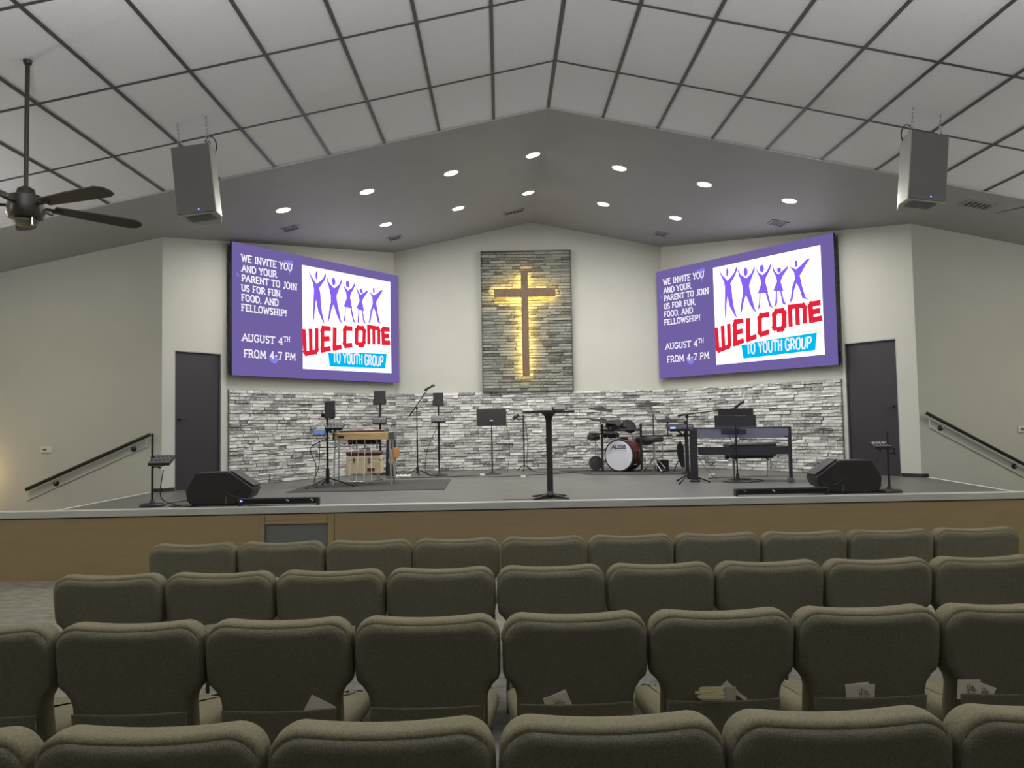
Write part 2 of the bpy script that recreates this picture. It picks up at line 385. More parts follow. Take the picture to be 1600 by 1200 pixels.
# dark plastered part over the stage
so = MB()
for s_ in (-1, 1):
    umax = (RX - XL if s_ < 0 else XR - RX) / math.cos(SL)
    a = [slope_pt(0, YA, 0, s_), slope_pt(umax, YA, 0, s_), slope_pt(umax, 15.05, 0, s_), slope_pt(0, 15.05, 0, s_)]
    if s_ > 0: a = a[::-1]
    so.hexa(a, [(x, y, z + 0.05) for x, y, z in a])
so.build('painted_soffit', M_soffit, ceil, smooth=0, label='dark grey painted ceiling over the stage')

# downlights ----------------------------------------------------------------
def lamp(x, y, label, group, lens, watts, color, big=0.095, spread=3.1):
    s_ = -1 if x < RX else 1; z = ceil_z(x); t = thing('downlight', label, 'ceiling light', (x, y, z), 0, group)
    t.rotation_euler = (0, s_ * SL, 0)
    MB().lathe([(big + .022, 0.0), (big + .022, -0.004), (big + .004, -0.012), (big, -0.006), (big, 0.0)], 28).build('trim_ring', M_white, t)
    MB().lathe([(big * .98, -0.004), (big * .8, -0.009), (0.005, -0.011)], 28).build('lens', lens, t)
    l = light_area('lamp_light', (x + s_ * -0.018 * math.sin(SL), y, z - 0.018), big * 1.9, watts, color, (0, s_ * SL, 0), spread=spread)
    return t
rn = ['leftmost', 'second from left', 'third from left', 'middle', 'third from right', 'second from right', 'rightmost']
rn5 = ['leftmost', 'second from left', 'middle', 'second from right', 'rightmost']
for i, (x, y) in enumerate(STAGE_LIGHTS):
    lb = ('lit round recessed downlight in the front row over the stage, ' + rn[i]) if i < 7 else ('lit round recessed downlight in the rear row over the stage, ' + rn5[i - 7])
    lamp(x, y, lb, 'recessed downlights over the stage', E_lens, DOWNLIGHT_W if i < 7 else DOWNLIGHT_REAR_W, (1.0, 0.97, 0.90), spread=2.3 if abs(x - RX) < .3 else 3.1)
for x, y, w_, lb in SIDE_FILLS:
    lamp(x, y, 'added unseen warm fill light in the hall ceiling, ' + lb, 'added hall fill lights', E_fill, w_, (1.0, 0.93, 0.70), spread=3.1)

# bowls added out of view to brighten the ceiling tiles, open at the top
for x, y, z, w_ in FILL_UPLIGHTS:
    side = 'left' if x < RX else 'right'; where = 'over the chairs' if y == 2.7 else ('by the side wall' if y > 3 else 'behind the camera')
    t = thing('fill_bowl', 'added unseen fill-light bowl %s, %s side' % (where, side), 'ceiling light', (x, y, z), 0, 'added fill-light bowls')
    MB().lathe([(.02, -.14), (.14, -.11), (.24, -.03), (.27, .03), (.26, .03), (.23, -.02), (.13, -.09), (.02, -.12)], 28).build('bowl', M_blackm, t)
    MB().tube([(0, 0, -.12), (0, 0, ceil_z(x) - z)], .008, 8).build('rod', M_blackm, t)
    light_area('uplight', (x, y, z + .035), .40, w_, (0.97, .97, 1.0), (PI, 0, 0), spread=3.0)

# air vents in the dark soffit
vents = [(-3.155, 11.94, .26, .20, 'air vent below the leftmost stage downlight', 0), (-1.825, 13.8, .24, .22, 'air vent left of the gable wall peak, near the left wall corner', 0), (0.29, 13.83, .36, .16, 'narrow vent just above the peak of the gable wall', 0),
         (2.934, 13.98, .22, .26, 'air vent near the right wall corner', 0), (4.374, 12.1, .24, .26, 'air vent below the rightmost stage downlight', 0), (6.13, 9.85, .34, .22, 'air vent right of the right hanging speaker', 0)]
for x, y, w_, d_, lb, rz in vents:
    s_ = -1 if x < RX else 1; t = thing('air_vent', 'grey slatted ' + lb, 'vent', (x, y, ceil_z(x))); t.rotation_euler = (0, s_ * SL, 0)
    fr = MB()
    for a in (-1, 1): fr.bb(a * w_ / 2 - .012, a * w_ / 2 + .012, -d_ / 2 - .012, d_ / 2 + .012, -0.012, 0.0); fr.bb(-w_ / 2, w_ / 2, a * d_ / 2 - .012, a * d_ / 2 + .012, -0.012, 0.0)
    fr.build('frame', mat('vent_frame', (0.30, 0.30, 0.31), 0.45), t)
    MB().bb(-w_ / 2, w_ / 2, -d_ / 2, d_ / 2, -0.003, 0).build('backing', M_basebd, t)
    n_ = 6
    for k in range(n_):
        MB().box((-w_ / 2 + (k + .5) * w_ / n_, 0, -0.007), (0.016, d_ - .02, 0.003), rot=(0, 0.5, 0)).build('slat', MATS['vent_frame'], t)

# ledge stone -----------------------------------------------------------------
stones = []
for k in range(14):
    mb = MB(); nx = random.choice((2, 3)); vs = []; fs = []
    R_ = lambda a: random.uniform(-a, a)
    cols = [i / nx for i in range(nx + 1)]
    for row in (0, 1, 2, 3):
        for c in cols:
            x = c - 0.5; z = (-0.5, -0.42, 0.42, 0.5)[row]; y = 0 if row in (0, 3) else -(1 + R_(0.28))
            if row in (1, 2): x *= 0.985; z += R_(0.05)
            vs.append((x, y, z))
    nc = nx + 1
    for r in range(3):
        for c in range(nx): fs.append((r * nc + c, r * nc + c + 1, (r + 1) * nc + c + 1, (r + 1) * nc + c))
    for c in (0, nx): 
        f = [r * nc + c for r in range(4)]; fs.append(tuple(f) if c == 0 else tuple(f[::-1]))
    mb.add(vs, [f[::-1] if False else f for f in fs]); stones.append((mb.v, mb.f))
def stone_field(parent, org, ux, nrm, L, z0, z1, m, h=0.052, limit=300, depth=(0.018, 0.045), lens=(0.10, 0.34), stuffm=None):
    """dry-stacked ledge stones on a vertical rectangle; each stone its own object, past the limit joined"""
    ms = [MB().add(v, f).mesh('stone', m, 0) for v, f in stones]
    rot = math.atan2(ux.y, ux.x); cells = []
    nrow = int(round((z1 - z0) / h)); hh = (z1 - z0) / nrow
    for r in range(nrow):
        x = 0.0; 
        while x < L - 1e-4:
            l = random.uniform(*lens)
            if L - (x + l) < lens[0] * 0.8: l = L - x
            if random.random() < 0.14 and l > 0.2:
                cells.append((x, l, z0 + r * hh, hh / 2)); cells.append((x, l, z0 + r * hh + hh / 2, hh / 2))
            else: cells.append((x, l, z0 + r * hh, hh))
            x += l
    order = cells[:]
    random.shuffle(order)
    big = MB()
    for i, (x, l, z, h_) in enumerate(order):
        d = random.uniform(*depth); p = org + ux * (x + l / 2)
        if i < limit:
            o = bpy.data.objects.new('stone', random.choice(ms)); COL.objects.link(o); o.parent = parent
            o.location = (p.x, p.y, z + h_ / 2); o.rotation_euler = (0, 0, rot); o.scale = (l - 0.004, d, h_ - 0.003)
        else:
            v, f = random.choice(stones); c, s2 = math.cos(rot), math.sin(rot); vv = []
            for a, b, e in v:
                a *= (l - .004); b *= d; vv.append((p.x + a * c - b * s2, p.y + a * s2 + b * c, z + h_ / 2 + e * (h_ - .003)))
            big.add(vv, f)
    if big.v: big.build('stones', m, parent, kind='stuff', smooth=0)
def veneer(name, w, u0, u1, z0, z1, label):
    _, A, d, n = w
    t = struct(name, wall_box(w, u0, u1, 0.0, 0.012, z0, z1), M_mortar, label=label, cat='stone wall')
    o = A + d * u0 - n * 0.01
    stone_field(t, Vector((o.x, o.y)), d, n, u1 - u0, z0, z1, M_stone)
veneer('stone_veneer', wl, 1.06, 4.69, ZS + .002, 2.19, 'grey white ledge stone below the left screen')
veneer('stone_veneer', wb, 0.01, 5.08, ZS + .002, 2.20, 'grey white ledge stone along the back of the stage')
veneer('stone_veneer', wr, 0.01, 3.60, ZS + .002, 2.19, 'grey white ledge stone below the right screen')
# dark stone panel behind the cross
pn = struct('stone_panel', MB().bb(-0.33, 1.36, 14.80, 14.85, 2.21, 4.855), M_mortar, label='tall dark ledge stone panel behind the cross', cat='stone wall')
fr = MB()
fr.bb(-0.345, -0.33, 14.74, 14.85, 2.2, 4.87); fr.bb(1.36, 1.375, 14.74, 14.85, 2.2, 4.87); fr.bb(-0.33, 1.36, 14.74, 14.85, 4.855, 4.87); fr.bb(-0.33, 1.36, 14.76, 14.85, 2.2, 2.212)
fr.build('panel_edging', mat('edging', (0.16, 0.16, 0.16), 0.5), pn)
stone_field(pn, Vector((-0.33, 14.80)), Vector((1, 0)), None, 1.69, 2.214, 4.853, M_stone2, h=0.055, lens=(0.12, 0.34), depth=(0.01, 0.03))

# ================================================================ CROSS
CX, CZ = 0.478, 4.045
t = thing('wooden_cross', 'backlit brown wooden cross on the dark stone panel', 'cross', (CX, 14.63, 2.478))
MB().bb(-0.066, 0.066, -0.02, 0.02, 0, 4.453 - 2.478).build('upright', M_oak, t, bevel=0.004)
MB().bb(-0.575, -0.067, -0.02, 0.02, 1.487, 1.650).build('arm', M_oak, t, bevel=0.004)
MB().bb(0.067, 0.575, -0.02, 0.02, 1.487, 1.650).build('arm', M_oak, t, bevel=0.004)
sb = MB().bb(-0.045, 0.045, 0.021, 0.027, 0.03, 1.94); sb.bb(-0.55, -0.05, 0.021, 0.027, 1.515, 1.622); sb.bb(0.05, 0.55, 0.021, 0.027, 1.515, 1.622)
sb.build('led_strip', E_cross, t, smooth=0, label='warm yellow light strip behind the cross')
for px, pz_ in ((0, .2), (0, 1.8), (-.4, 1.57), (.4, 1.57)):
    MB().tube([(px, 0.027, pz_), (px, 0.14, pz_)], 0.008, 6).build('standoff', M_blackm, t)
CW = (1.0, 0.64, 0.14)
light_area('cross_light', (CX, 14.665, 3.46), 0.09, 13, CW, (PI / 2, 0, 0), 'RECTANGLE', 1.9)
light_area('cross_light', (CX - 0.31, 14.665, 4.046), 0.48, 4.2, CW, (PI / 2, 0, 0), 'RECTANGLE', 0.10)
light_area('cross_light', (CX + 0.31, 14.665, 4.046), 0.48, 4.2, CW, (PI / 2, 0, 0), 'RECTANGLE', 0.10)

# ================================================================ SCREENS
SCR = {'banner': [(1.878, 0.467), (1.981, 0.462), (2.002, 0.525), (2.046, 0.478), (3.3, 0.527), (3.259, 0.252), (1.913, 0.225)],
 'banner_text': [('TO', [(1.982, 0.475), (2.16, 0.476), (2.153, 0.299), (1.993, 0.297)]), ('YOUTH', [(2.217, 0.471), (2.677, 0.476), (2.674, 0.296), (2.222, 0.3)]),
                 ('GROUP', [(2.729, 0.475), (3.204, 0.467), (3.18, 0.295), (2.733, 0.297)])],
 'dash': [[(1.805, 1.778), (1.815, 1.753)], [(2.135, 1.722), (2.174, 1.748)], [(2.229, 1.542), (2.24, 1.491)], [(2.187, 1.615), (2.208, 1.583)], [(2.239, 1.781), (2.23, 1.75)],
          [(2.453, 1.722), (2.479, 1.746)], [(2.88, 1.743), (2.901, 1.697)], [(3.09, 1.716), (3.132, 1.746)], [(3.16, 1.621), (3.194, 1.646)], [(2.887, 1.49), (2.878, 1.387)],
          [(3.063, 1.482), (3.068, 1.44)], [(2.688, 1.66), (2.724, 1.665)], [(2.724, 1.665), (2.714, 1.613)], [(1.855, 1.68), (1.869, 1.651)]],
 'deco': [[(0.93, 1.883), (1.15, 1.912), (1.129, 1.81)], [(1.129, 1.81), (1.068, 1.633), (1.059, 1.786)], [(0.087, 1.577), (0.105, 1.54), (0.155, 1.494), (0.098, 1.512), (0.079, 1.549)],
          [(0.662, 0.299), (0.777, 0.337), (0.863, 0.284), (0.802, 0.208), (0.729, 0.224)]],
 'figs': [[(1.451, 1.837), (1.532, 1.71), (1.637, 1.598), (1.684, 1.629), (1.781, 1.71), (1.842, 1.823), (1.847, 1.744), (1.806, 1.665), (1.7, 1.536), (1.723, 1.443), (1.731, 1.296), (1.759, 1.114),
           (1.817, 0.918), (1.754, 0.992), (1.666, 1.148), (1.627, 1.322), (1.598, 1.134), (1.589, 1.023), (1.562, 0.901), (1.56, 1.139), (1.568, 1.273), (1.579, 1.498), (1.561, 1.591),
           (1.499, 1.715)],
          [(1.846, 1.804), (1.912, 1.659), (2.026, 1.574), (2.132, 1.646), (2.209, 1.78), (2.202, 1.689), (2.128, 1.547), (2.08, 1.445), (2.105, 1.31), (2.15, 1.151), (2.171, 1.061), (2.213, 0.965),
           (2.144, 1.021), (2.085, 1.116), (2.009, 1.29), (1.958, 1.176), (1.927, 1.048), (1.871, 0.941), (1.895, 1.097), (1.922, 1.247), (1.951, 1.332), (1.943, 1.444), (1.92, 1.536),
           (1.873, 1.666)],
          [(2.213, 1.774), (2.271, 1.634), (2.348, 1.578), (2.432, 1.629), (2.524, 1.764), (2.507, 1.659), (2.415, 1.524), (2.4, 1.461), (2.449, 1.267), (2.419, 1.267), (2.441, 1.262), (2.483, 1.096),
           (2.534, 0.994), (2.456, 1.047), (2.397, 1.268), (2.301, 1.28), (2.282, 1.133), (2.286, 1.047), (2.227, 1.007), (2.265, 1.136), (2.276, 1.283), (2.243, 1.279), (2.312, 1.432), (2.304, 1.52),
           (2.246, 1.638)],
          [(2.528, 1.752), (2.589, 1.602), (2.647, 1.54), (2.732, 1.589), (2.843, 1.655), (2.827, 1.605), (2.728, 1.495), (2.689, 1.417), (2.736, 1.252), (2.703, 1.254), (2.734, 1.115),
           (2.782, 1.019), (2.708, 1.052), (2.67, 1.259), (2.618, 1.266), (2.615, 1.089), (2.575, 0.995), (2.565, 1.054), (2.594, 1.272), (2.544, 1.29), (2.618, 1.428), (2.598, 1.516),
           (2.553, 1.608)],
          [(2.849, 1.675), (2.897, 1.61), (2.976, 1.569), (3.058, 1.612), (3.163, 1.692), (3.242, 1.699), (3.183, 1.648), (3.075, 1.501), (3.039, 1.455), (3.076, 1.274), (3.124, 1.104),
           (3.192, 1.049), (3.067, 1.091), (3.019, 1.262), (2.972, 1.342), (2.926, 1.234), (2.896, 1.093), (2.828, 1.024), (2.864, 1.139), (2.895, 1.301), (2.946, 1.418), (2.939, 1.524),
           (2.885, 1.595)]],
 'gold': [[(1.856, 0.355), (1.859, 0.185), (2.123, 0.188)], [(2.94, 0.559), (3.36, 0.555), (3.342, 0.45)]],
 'heads': [[(1.664, 1.738), (1.659, 1.701), (1.65, 1.676), (1.637, 1.668), (1.625, 1.68), (1.617, 1.708), (1.615, 1.746), (1.62, 1.783), (1.63, 1.809), (1.643, 1.816), (1.654, 1.804), (1.662, 1.776)],
           [(2.059, 1.68), (2.052, 1.644), (2.036, 1.62), (2.015, 1.614), (1.994, 1.627), (1.98, 1.656), (1.976, 1.693), (1.983, 1.729), (1.999, 1.753), (2.02, 1.759), (2.041, 1.746), (2.055, 1.717)],
           [(2.385, 1.68), (2.378, 1.648), (2.36, 1.628), (2.338, 1.623), (2.316, 1.635), (2.3, 1.661), (2.296, 1.695), (2.303, 1.726), (2.321, 1.747), (2.343, 1.752), (2.365, 1.739), (2.38, 1.713)],
           [(2.707, 1.6), (2.7, 1.58), (2.685, 1.567), (2.665, 1.565), (2.645, 1.573), (2.631, 1.591), (2.626, 1.613), (2.632, 1.634), (2.648, 1.647), (2.668, 1.649), (2.688, 1.64), (2.702, 1.622)],
           [(3.007, 1.654), (3.002, 1.625), (2.991, 1.606), (2.977, 1.6), (2.964, 1.611), (2.955, 1.633), (2.953, 1.663), (2.958, 1.691), (2.969, 1.711), (2.983, 1.716), (2.996, 1.706),
            (3.005, 1.683)]],
 'invite': [('WE INVITE YOU', [(0.165, 1.849), (1.133, 1.844), (1.124, 1.738), (0.169, 1.75)]), ('AND YOUR', [(0.173, 1.683), (0.819, 1.687), (0.822, 1.587), (0.174, 1.59)]),
            ('PARENT TO JOIN', [(0.17, 1.536), (1.223, 1.535), (1.22, 1.436), (0.173, 1.445)]), ('US FOR FUN,', [(0.165, 1.385), (0.928, 1.383), (0.931, 1.285), (0.169, 1.296)]),
            ('FOOD, AND', [(0.165, 1.238), (0.85, 1.236), (0.849, 1.135), (0.169, 1.145)]), ('FELLOWSHIP!', [(0.164, 1.087), (1.021, 1.08), (1.018, 0.987), (0.168, 0.992)]),
            ('AUGUST 4', [(0.177, 0.635), (0.939, 0.632), (0.936, 0.53), (0.181, 0.533)]), ('TH', [(0.96, 0.653), (1.079, 0.658), (1.076, 0.582), (0.958, 0.582)]),
            ('FROM 4-7 PM', [(0.206, 0.396), (1.193, 0.397), (1.189, 0.291), (0.212, 0.288)])],
 'welcome': [('W', [(1.339, 0.81), (1.663, 0.854), (1.659, 0.448), (1.365, 0.383)]), ('E', [(1.739, 0.883), (1.955, 0.887), (1.95, 0.517), (1.734, 0.468)]),
             ('L', [(2.012, 0.9), (2.211, 0.916), (2.201, 0.552), (2.001, 0.512)]), ('C', [(2.241, 0.934), (2.459, 0.936), (2.454, 0.602), (2.231, 0.57)]),
             ('O', [(2.52, 0.964), (2.763, 0.961), (2.748, 0.639), (2.51, 0.611)]), ('M', [(2.813, 0.997), (3.125, 0.987), (3.122, 0.687), (2.819, 0.662)]),
             ('E', [(3.181, 0.99), (3.393, 0.996), (3.407, 0.725), (3.189, 0.71)])],
 'white': [(1.334, 1.869), (3.41, 1.872), (3.416, 0.175), (1.344, 0.16)]}
GL = {  # stroke letters: (width, strokes)
 'A': (.8, [[(0, 0), (.4, 1), (.8, 0)], [(.15, .36), (.65, .36)]]), 'D': (.75, [[(.1, 0), (.1, 1), (.45, 1), (.72, .75), (.72, .25), (.45, 0), (.1, 0)]]),
 'E': (.65, [[(.6, 1), (.1, 1), (.1, 0), (.6, 0)], [(.1, .5), (.5, .5)]]), 'F': (.6, [[(.6, 1), (.1, 1), (.1, 0)], [(.1, .5), (.5, .5)]]),
 'G': (.75, [[(.7, .82), (.5, 1), (.25, 1), (.08, .75), (.08, .25), (.25, 0), (.5, 0), (.7, .18), (.7, .45), (.42, .45)]]),
 'H': (.75, [[(.1, 0), (.1, 1)], [(.65, 0), (.65, 1)], [(.1, .5), (.65, .5)]]), 'I': (.3, [[(.15, 0), (.15, 1)]]),
 'J': (.5, [[(.4, 1), (.4, .15), (.25, -.05), (.05, .05)]]), 'L': (.6, [[(.1, 1), (.1, 0), (.58, 0)]]),
 'M': (.95, [[(.1, 0), (.15, 1), (.475, .25), (.8, 1), (.85, 0)]]), 'N': (.8, [[(.1, 0), (.1, 1), (.7, 0), (.7, 1)]]),
 'O': (.8, [[(.25, 0), (.08, .25), (.08, .75), (.25, 1), (.55, 1), (.72, .75), (.72, .25), (.55, 0), (.25, 0)]]),
 'P': (.65, [[(.1, 0), (.1, 1), (.45, 1), (.6, .85), (.6, .6), (.45, .45), (.1, .45)]]),
 'R': (.75, [[(.1, 0), (.1, 1), (.45, 1), (.6, .85), (.6, .62), (.45, .48), (.1, .48)], [(.38, .48), (.7, 0)]]),
 'S': (.62, [[(.55, .85), (.4, 1), (.2, 1), (.07, .8), (.15, .58), (.45, .43), (.55, .22), (.42, 0), (.2, 0), (.05, .15)]]),
 'T': (.7, [[(.35, 0), (.35, 1)], [(.02, 1), (.68, 1)], [(.02, 1), (.02, .85)], [(.68, 1), (.68, .85)]]),
 'U': (.75, [[(.1, 1), (.1, .2), (.25, 0), (.5, 0), (.65, .2), (.65, 1)]]), 'V': (.78, [[(.05, 1), (.39, 0), (.73, 1)]]),
 'W': (1.05, [[(.05, 1), (.28, 0), (.52, .85), (.76, 0), (1.0, 1)]]), 'Y': (.75, [[(.05, 1), (.375, .48), (.7, 1)], [(.375, .48), (.375, 0)]]),
 '4': (.7, [[(.5, 0), (.5, 1), (.08, .3), (.66, .3)]]), '7': (.6, [[(.05, .85), (.08, 1), (.55, 1), (.25, 0)]]), '-': (.45, [[(.08, .42), (.38, .42)]]),
 ',': (.3, [[(.15, .08), (.08, -.18)]]), '!': (.35, [[(.18, 1), (.18, .32)], [(.18, .1), (.18, -.02)]]), ' ': (.38, [])}
BLK = {'W': [[(0.08, 1), (0.08, .12), (.16, .04), (.84, .04), (.92, .12), (.92, 1)], [(.5, 1), (.5, .04)]], 'E': [[(.95, .95), (.2, .95), (.1, .85), (.1, .05), (.95, .05)], [(.1, .5), (.85, .5)]],
       'L': [[(.12, 1), (.12, .07), (.95, .07)]], 'C': [[(.95, .93), (.25, .93), (.12, .82), (.12, .18), (.25, .07), (.95, .07)]],
       'O': [[(.28, .06), (.12, .2), (.12, .8), (.28, .94), (.72, .94), (.88, .8), (.88, .2), (.72, .06), (.28, .06)]],
       'M': [[(0.08, 0), (0.08, .96), (.84, .96), (.92, .84), (.92, 0)], [(.5, 0), (.5, .96)]]}
def bil(q, s, t_):
    tl, tr, br, bl = q
    top = (tl[0] + (tr[0] - tl[0]) * s, tl[1] + (tr[1] - tl[1]) * s); bot = (bl[0] + (br[0] - bl[0]) * s, bl[1] + (br[1] - bl[1]) * s)
    return (bot[0] + (top[0] - bot[0]) * t_, bot[1] + (top[1] - bot[1]) * t_)
def strokes(mb, lines, w_, y):
    for ln in lines:
        for k, (a, b) in enumerate(zip(ln[:-1], ln[1:])):
            dx, dy = b[0] - a[0], b[1] - a[1]; l = math.hypot(dx, dy) or 1e-6; dx /= l; dy /= l; e = w_ * 0.48
            a2 = (a[0] - dx * e * (k > 0), a[1] - dy * e * (k > 0)); b2 = (b[0] + dx * e * (k < len(ln) - 2), b[1] + dy * e * (k < len(ln) - 2)); nx, ny = -dy * w_ / 2, dx * w_ / 2
            mb.add([(a2[0] - nx, y, a2[1] - ny), (b2[0] - nx, y, b2[1] - ny), (b2[0] + nx, y, b2[1] + ny), (a2[0] + nx, y, a2[1] + ny)], [(0, 1, 2, 3)])
def word(mb, text, q, w_, y, serif=0.0, only=None):
    tot = sum(GL[c][0] for c in text) + 0.12 * (len(text) - 1); x = 0; ln = []; ser = []; wi = 0
    for c in text:
        gw_, st = GL[c]; wi += c == ' '
        if only is not None and wi != only: st = []
        for s_ in st:
            ln.append([bil(q, (x + a) / tot, b) for a, b in s_])
            if serif and s_[0] != s_[-1]:
                for (a, b) in (s_[0], s_[-1]):
                    if b in (0, 1) : ser.append([bil(q, (x + a - serif) / tot, b), bil(q, (x + a + serif) / tot, b)])
        x += gw_ + 0.12
    strokes(mb, ln, w_, y); strokes(mb, ser, w_ * 0.62, y)
def flat(mb, pts, y):
    from mathutils.geometry import tessellate_polygon
    tr = tessellate_polygon([[Vector((a, b, 0)) for a, b in pts]])
    mb.add([(a, y, b) for a, b in pts], [tuple(t_) for t_ in tr])
SW, SH = 3.63, 2.02
def screen(w, u0, label):
    _, A, d, n = w; o = on_wall(w, u0, 0.14, 2.40)
    t = thing('video_screen', label, 'screen', o, math.atan2(d.y, d.x))
    MB().bb(0.12, SW - .12, 0.05, 0.138, 0.12, SH - .12).build('wall_mount', M_blackm, t)
    c = MB()
    c.bb(0, SW, 0.002, 0.05, 0, SH); c.build('cabinet', M_black, t)
    # modular rear corners of the panel
    for k in range(8):
        MB().bb(0.0, 0.02, 0.05, 0.085, k * .25 + .03, k * .25 + .21).build('module_latch', M_blackm, t)
        MB().bb(SW - 0.02, SW, 0.05, 0.085, k * .25 + .03, k * .25 + .21).build('module_latch', M_blackm, t)
    face = MB(); flat(face, [(0, 0), (SW, 0), (SW, SH), (0, SH)], 0); face.build('display', E_purple, t, smooth=0)
    L1, L2, L3 = -0.003, -0.006, -0.009
    mb = MB(); [flat(mb, z, L1 * .8) for z in SCR['deco']]; mb.build('light_accents', E_deco, t, smooth=0)
    mb = MB(); flat(mb, SCR['white'], L1); mb.build('picture_panel', E_white, t, smooth=0)
    for f, h in zip(SCR['figs'], SCR['heads']):
        mb = MB(); flat(mb, f, L2); flat(mb, h, L2); mb.build('figure', E_fig, t, smooth=0)
    mb = MB(); strokes(mb, SCR['dash'], 0.009, L2); mb.build('dashes', E_fig, t, smooth=0)
    mb = MB()
    for ch, q in SCR['welcome']:
        wd = abs(q[1][0] - q[0][0]); strokes(mb, [[bil(q, a, b) for a, b in s_] for s_ in BLK[ch]], 0.080 if ch in 'WM' else 0.088, L2)
    mb.build('welcome_lettering', E_red, t, smooth=0, label='red WELCOME lettering')
    mb = MB(); flat(mb, SCR['banner'], L2); mb.build('banner', E_cyan, t, smooth=0)
    mb = MB(); strokes(mb, SCR['gold'], 0.014, L2); mb.build('gold_lines', E_gold, t, smooth=0)
    mb = MB(); [word(mb, a, q, 0.025, L3) for a, q in SCR['banner_text']]; mb.build('banner_lettering', E_text, t, smooth=0, label='white lettering TO YOUTH GROUP')
    for a, q in SCR['invite']:
        for wi in range(a.count(' ') + 1):
            mb = MB(); word(mb, a, q, 0.0195 if len(a) > 2 else .013, L1 * 1.4, serif=0.19, only=wi); mb.build('word', E_text, t, smooth=0)
    return t
screen(wl, 1.031, 'large purple LED screen on the left angled wall, WELCOME picture and invitation text')
screen(wr, 0.006, 'large purple LED screen on the right angled wall, WELCOME picture and invitation text')

# ================================================================ HANGING SPEAKERS AND FANS
def hang_speaker(fl, label, side):
    """fl: lower front left corner; side +1 shows its right flank"""
    x, y, z = fl; wd, hg, dp = 0.385, 0.70, 0.36
    t = thing('hanging_speaker', label, 'speaker', (x + wd / 2, y, z), -0.10 * side if side > 0 else 0.10)
    t.rotation_euler = (-0.02, -0.11 * side, 0.05 * -side)
    out = [(-wd / 2, 0), (wd / 2, 0), (wd / 2 - .02, dp * .55), (wd / 2 - .09, dp), (-wd / 2 + .09, dp), (-wd / 2 + .02, dp * .55)]
    MB().prism(out, lambda p, q: (p[0], p[1] + .012, q), 0, hg).build('cabinet', M_spklit, t, bevel=0.012)
    MB().bb(-wd / 2 + .004, wd / 2 - .004, 0, 0.016, 0.012, hg - .006).build('grille', M_fabricgrille, t, bevel=0.006)
    MB().lathe([(0.006, 0), (0.006, 0.004)], 10, c=(0.03, -0.002, 0.045), M=Matrix.Rotation(PI / 2, 3, 'X')).build('power_light', E_blue, t)
    MB().bb(-.12, .12, .05, .2, -0.012, 0.0).build('base_plate', M_grey, t)
    for cx_ in (-.14, .15):
        MB().tube([(cx_ + .022 * math.cos(a), 0.10, hg + .024 + .024 * math.sin(a)) for a in [i * PI / 6 for i in range(12)]], 0.004, 6, closed=True).build('eye_bolt', M_blackm, t)
        MB().tube([(cx_ + .014 * math.cos(a), 0.10, hg + .075 + .04 * math.sin(a)) for a in [i * PI / 6 for i in range(12)]], 0.004, 6, closed=True).build('shackle', M_chrome, t)
        ch = MB(); topz = ceil_z(x + wd / 2 + cx_) - z - 0.01; zz = hg + .11; k = 0
        while zz < topz:
            M_ = Matrix.Rotation((k % 2) * PI / 2, 3, 'Z')
            ch.tube([Vector((cx_, 0.10, zz + .012)) + M_ @ Vector((.009 * math.cos(a), 0, .015 * math.sin(a))) for a in [i * PI / 4 for i in range(8)]], 0.0038, 5, closed=True); zz += .021; k += 1
        ch.build('chain', M_chrome, t, kind='stuff')
    e = wd / 2 - .08
    MB().tube([(side * (e + .02 + .06 * math.sin(a)), .2, hg + .04 - .10 * math.cos(a)) for a in [i * PI / 9 for i in range(13)]], 0.006, 6).build('cable', M_black, t)
    return t
hang_speaker((-3.12, 7.60, 3.69), 'black loudspeaker hanging on chains at left of the stage front', 1)
hang_speaker((4.03, 7.58, 3.71), 'black loudspeaker hanging on chains at right of the stage front', -1)

def ceiling_fan(x, y, z, a0, label):
    t = thing('ceiling_fan', label, 'fan', (x, y, z)); top = ceil_z(x) - z
    MB().tube([(0, 0, .10), (0, 0, top - .01)], 0.017, 12).build('down_rod', M_fanm, t)
    MB().lathe([(0.028, top - .03), (0.034, top)], 20).build('canopy', M_fanm, t)
    MB().lathe([(0.03, .15), (0.06, .13), (0.07, .09), (0.125, .07), (.13, .0), (.135, -.06), (.12, -.10), (.03, -.12)], 28).build('motor_housing', M_fanm, t)
    MB().lathe([(.085, -.11), (.09, -.13), (.07, -.155), (.02, -.165)], 24).build('light_bowl', mat('fan_bowl', (0.16, 0.15, 0.09), 0.4), t)
    for k in range(5):
        a = math.radians(a0 + 72 * k); R_ = Matrix.Rotation(a, 3, 'Z')
        pts = [(.20, -.055), (.50, -.075), (.82, -.082), (.885, -.05), (.90, .0), (.885, .05), (.82, .075), (.50, .065), (.20, .05)]
        MB().prism(pts, lambda p, q: R_ @ Vector((p[0], p[1], q - p[1] * .22 + .005)), -.004, .004).build('blade', M_fanb, t)
        b = MB(); b.v = []; b.f = []; b.tube([R_ @ Vector((.11, 0, .0)), R_ @ Vector((.26, 0, .002))], 0.012, 8); b.build('blade_arm', M_fanm, t)
    MB().tube([(.09, -.06, -.11), (.095, -.065, -.17)], .012, 10).build('pull_switch', M_chrome, t)
ceiling_fan(-3.685, 6.127, 3.37, -23, 'dark bronze ceiling fan on a long rod, left of the left speaker')
ceiling_fan(4.956, 6.15, 3.40, 195, 'dark ceiling fan mostly beyond the right picture edge')

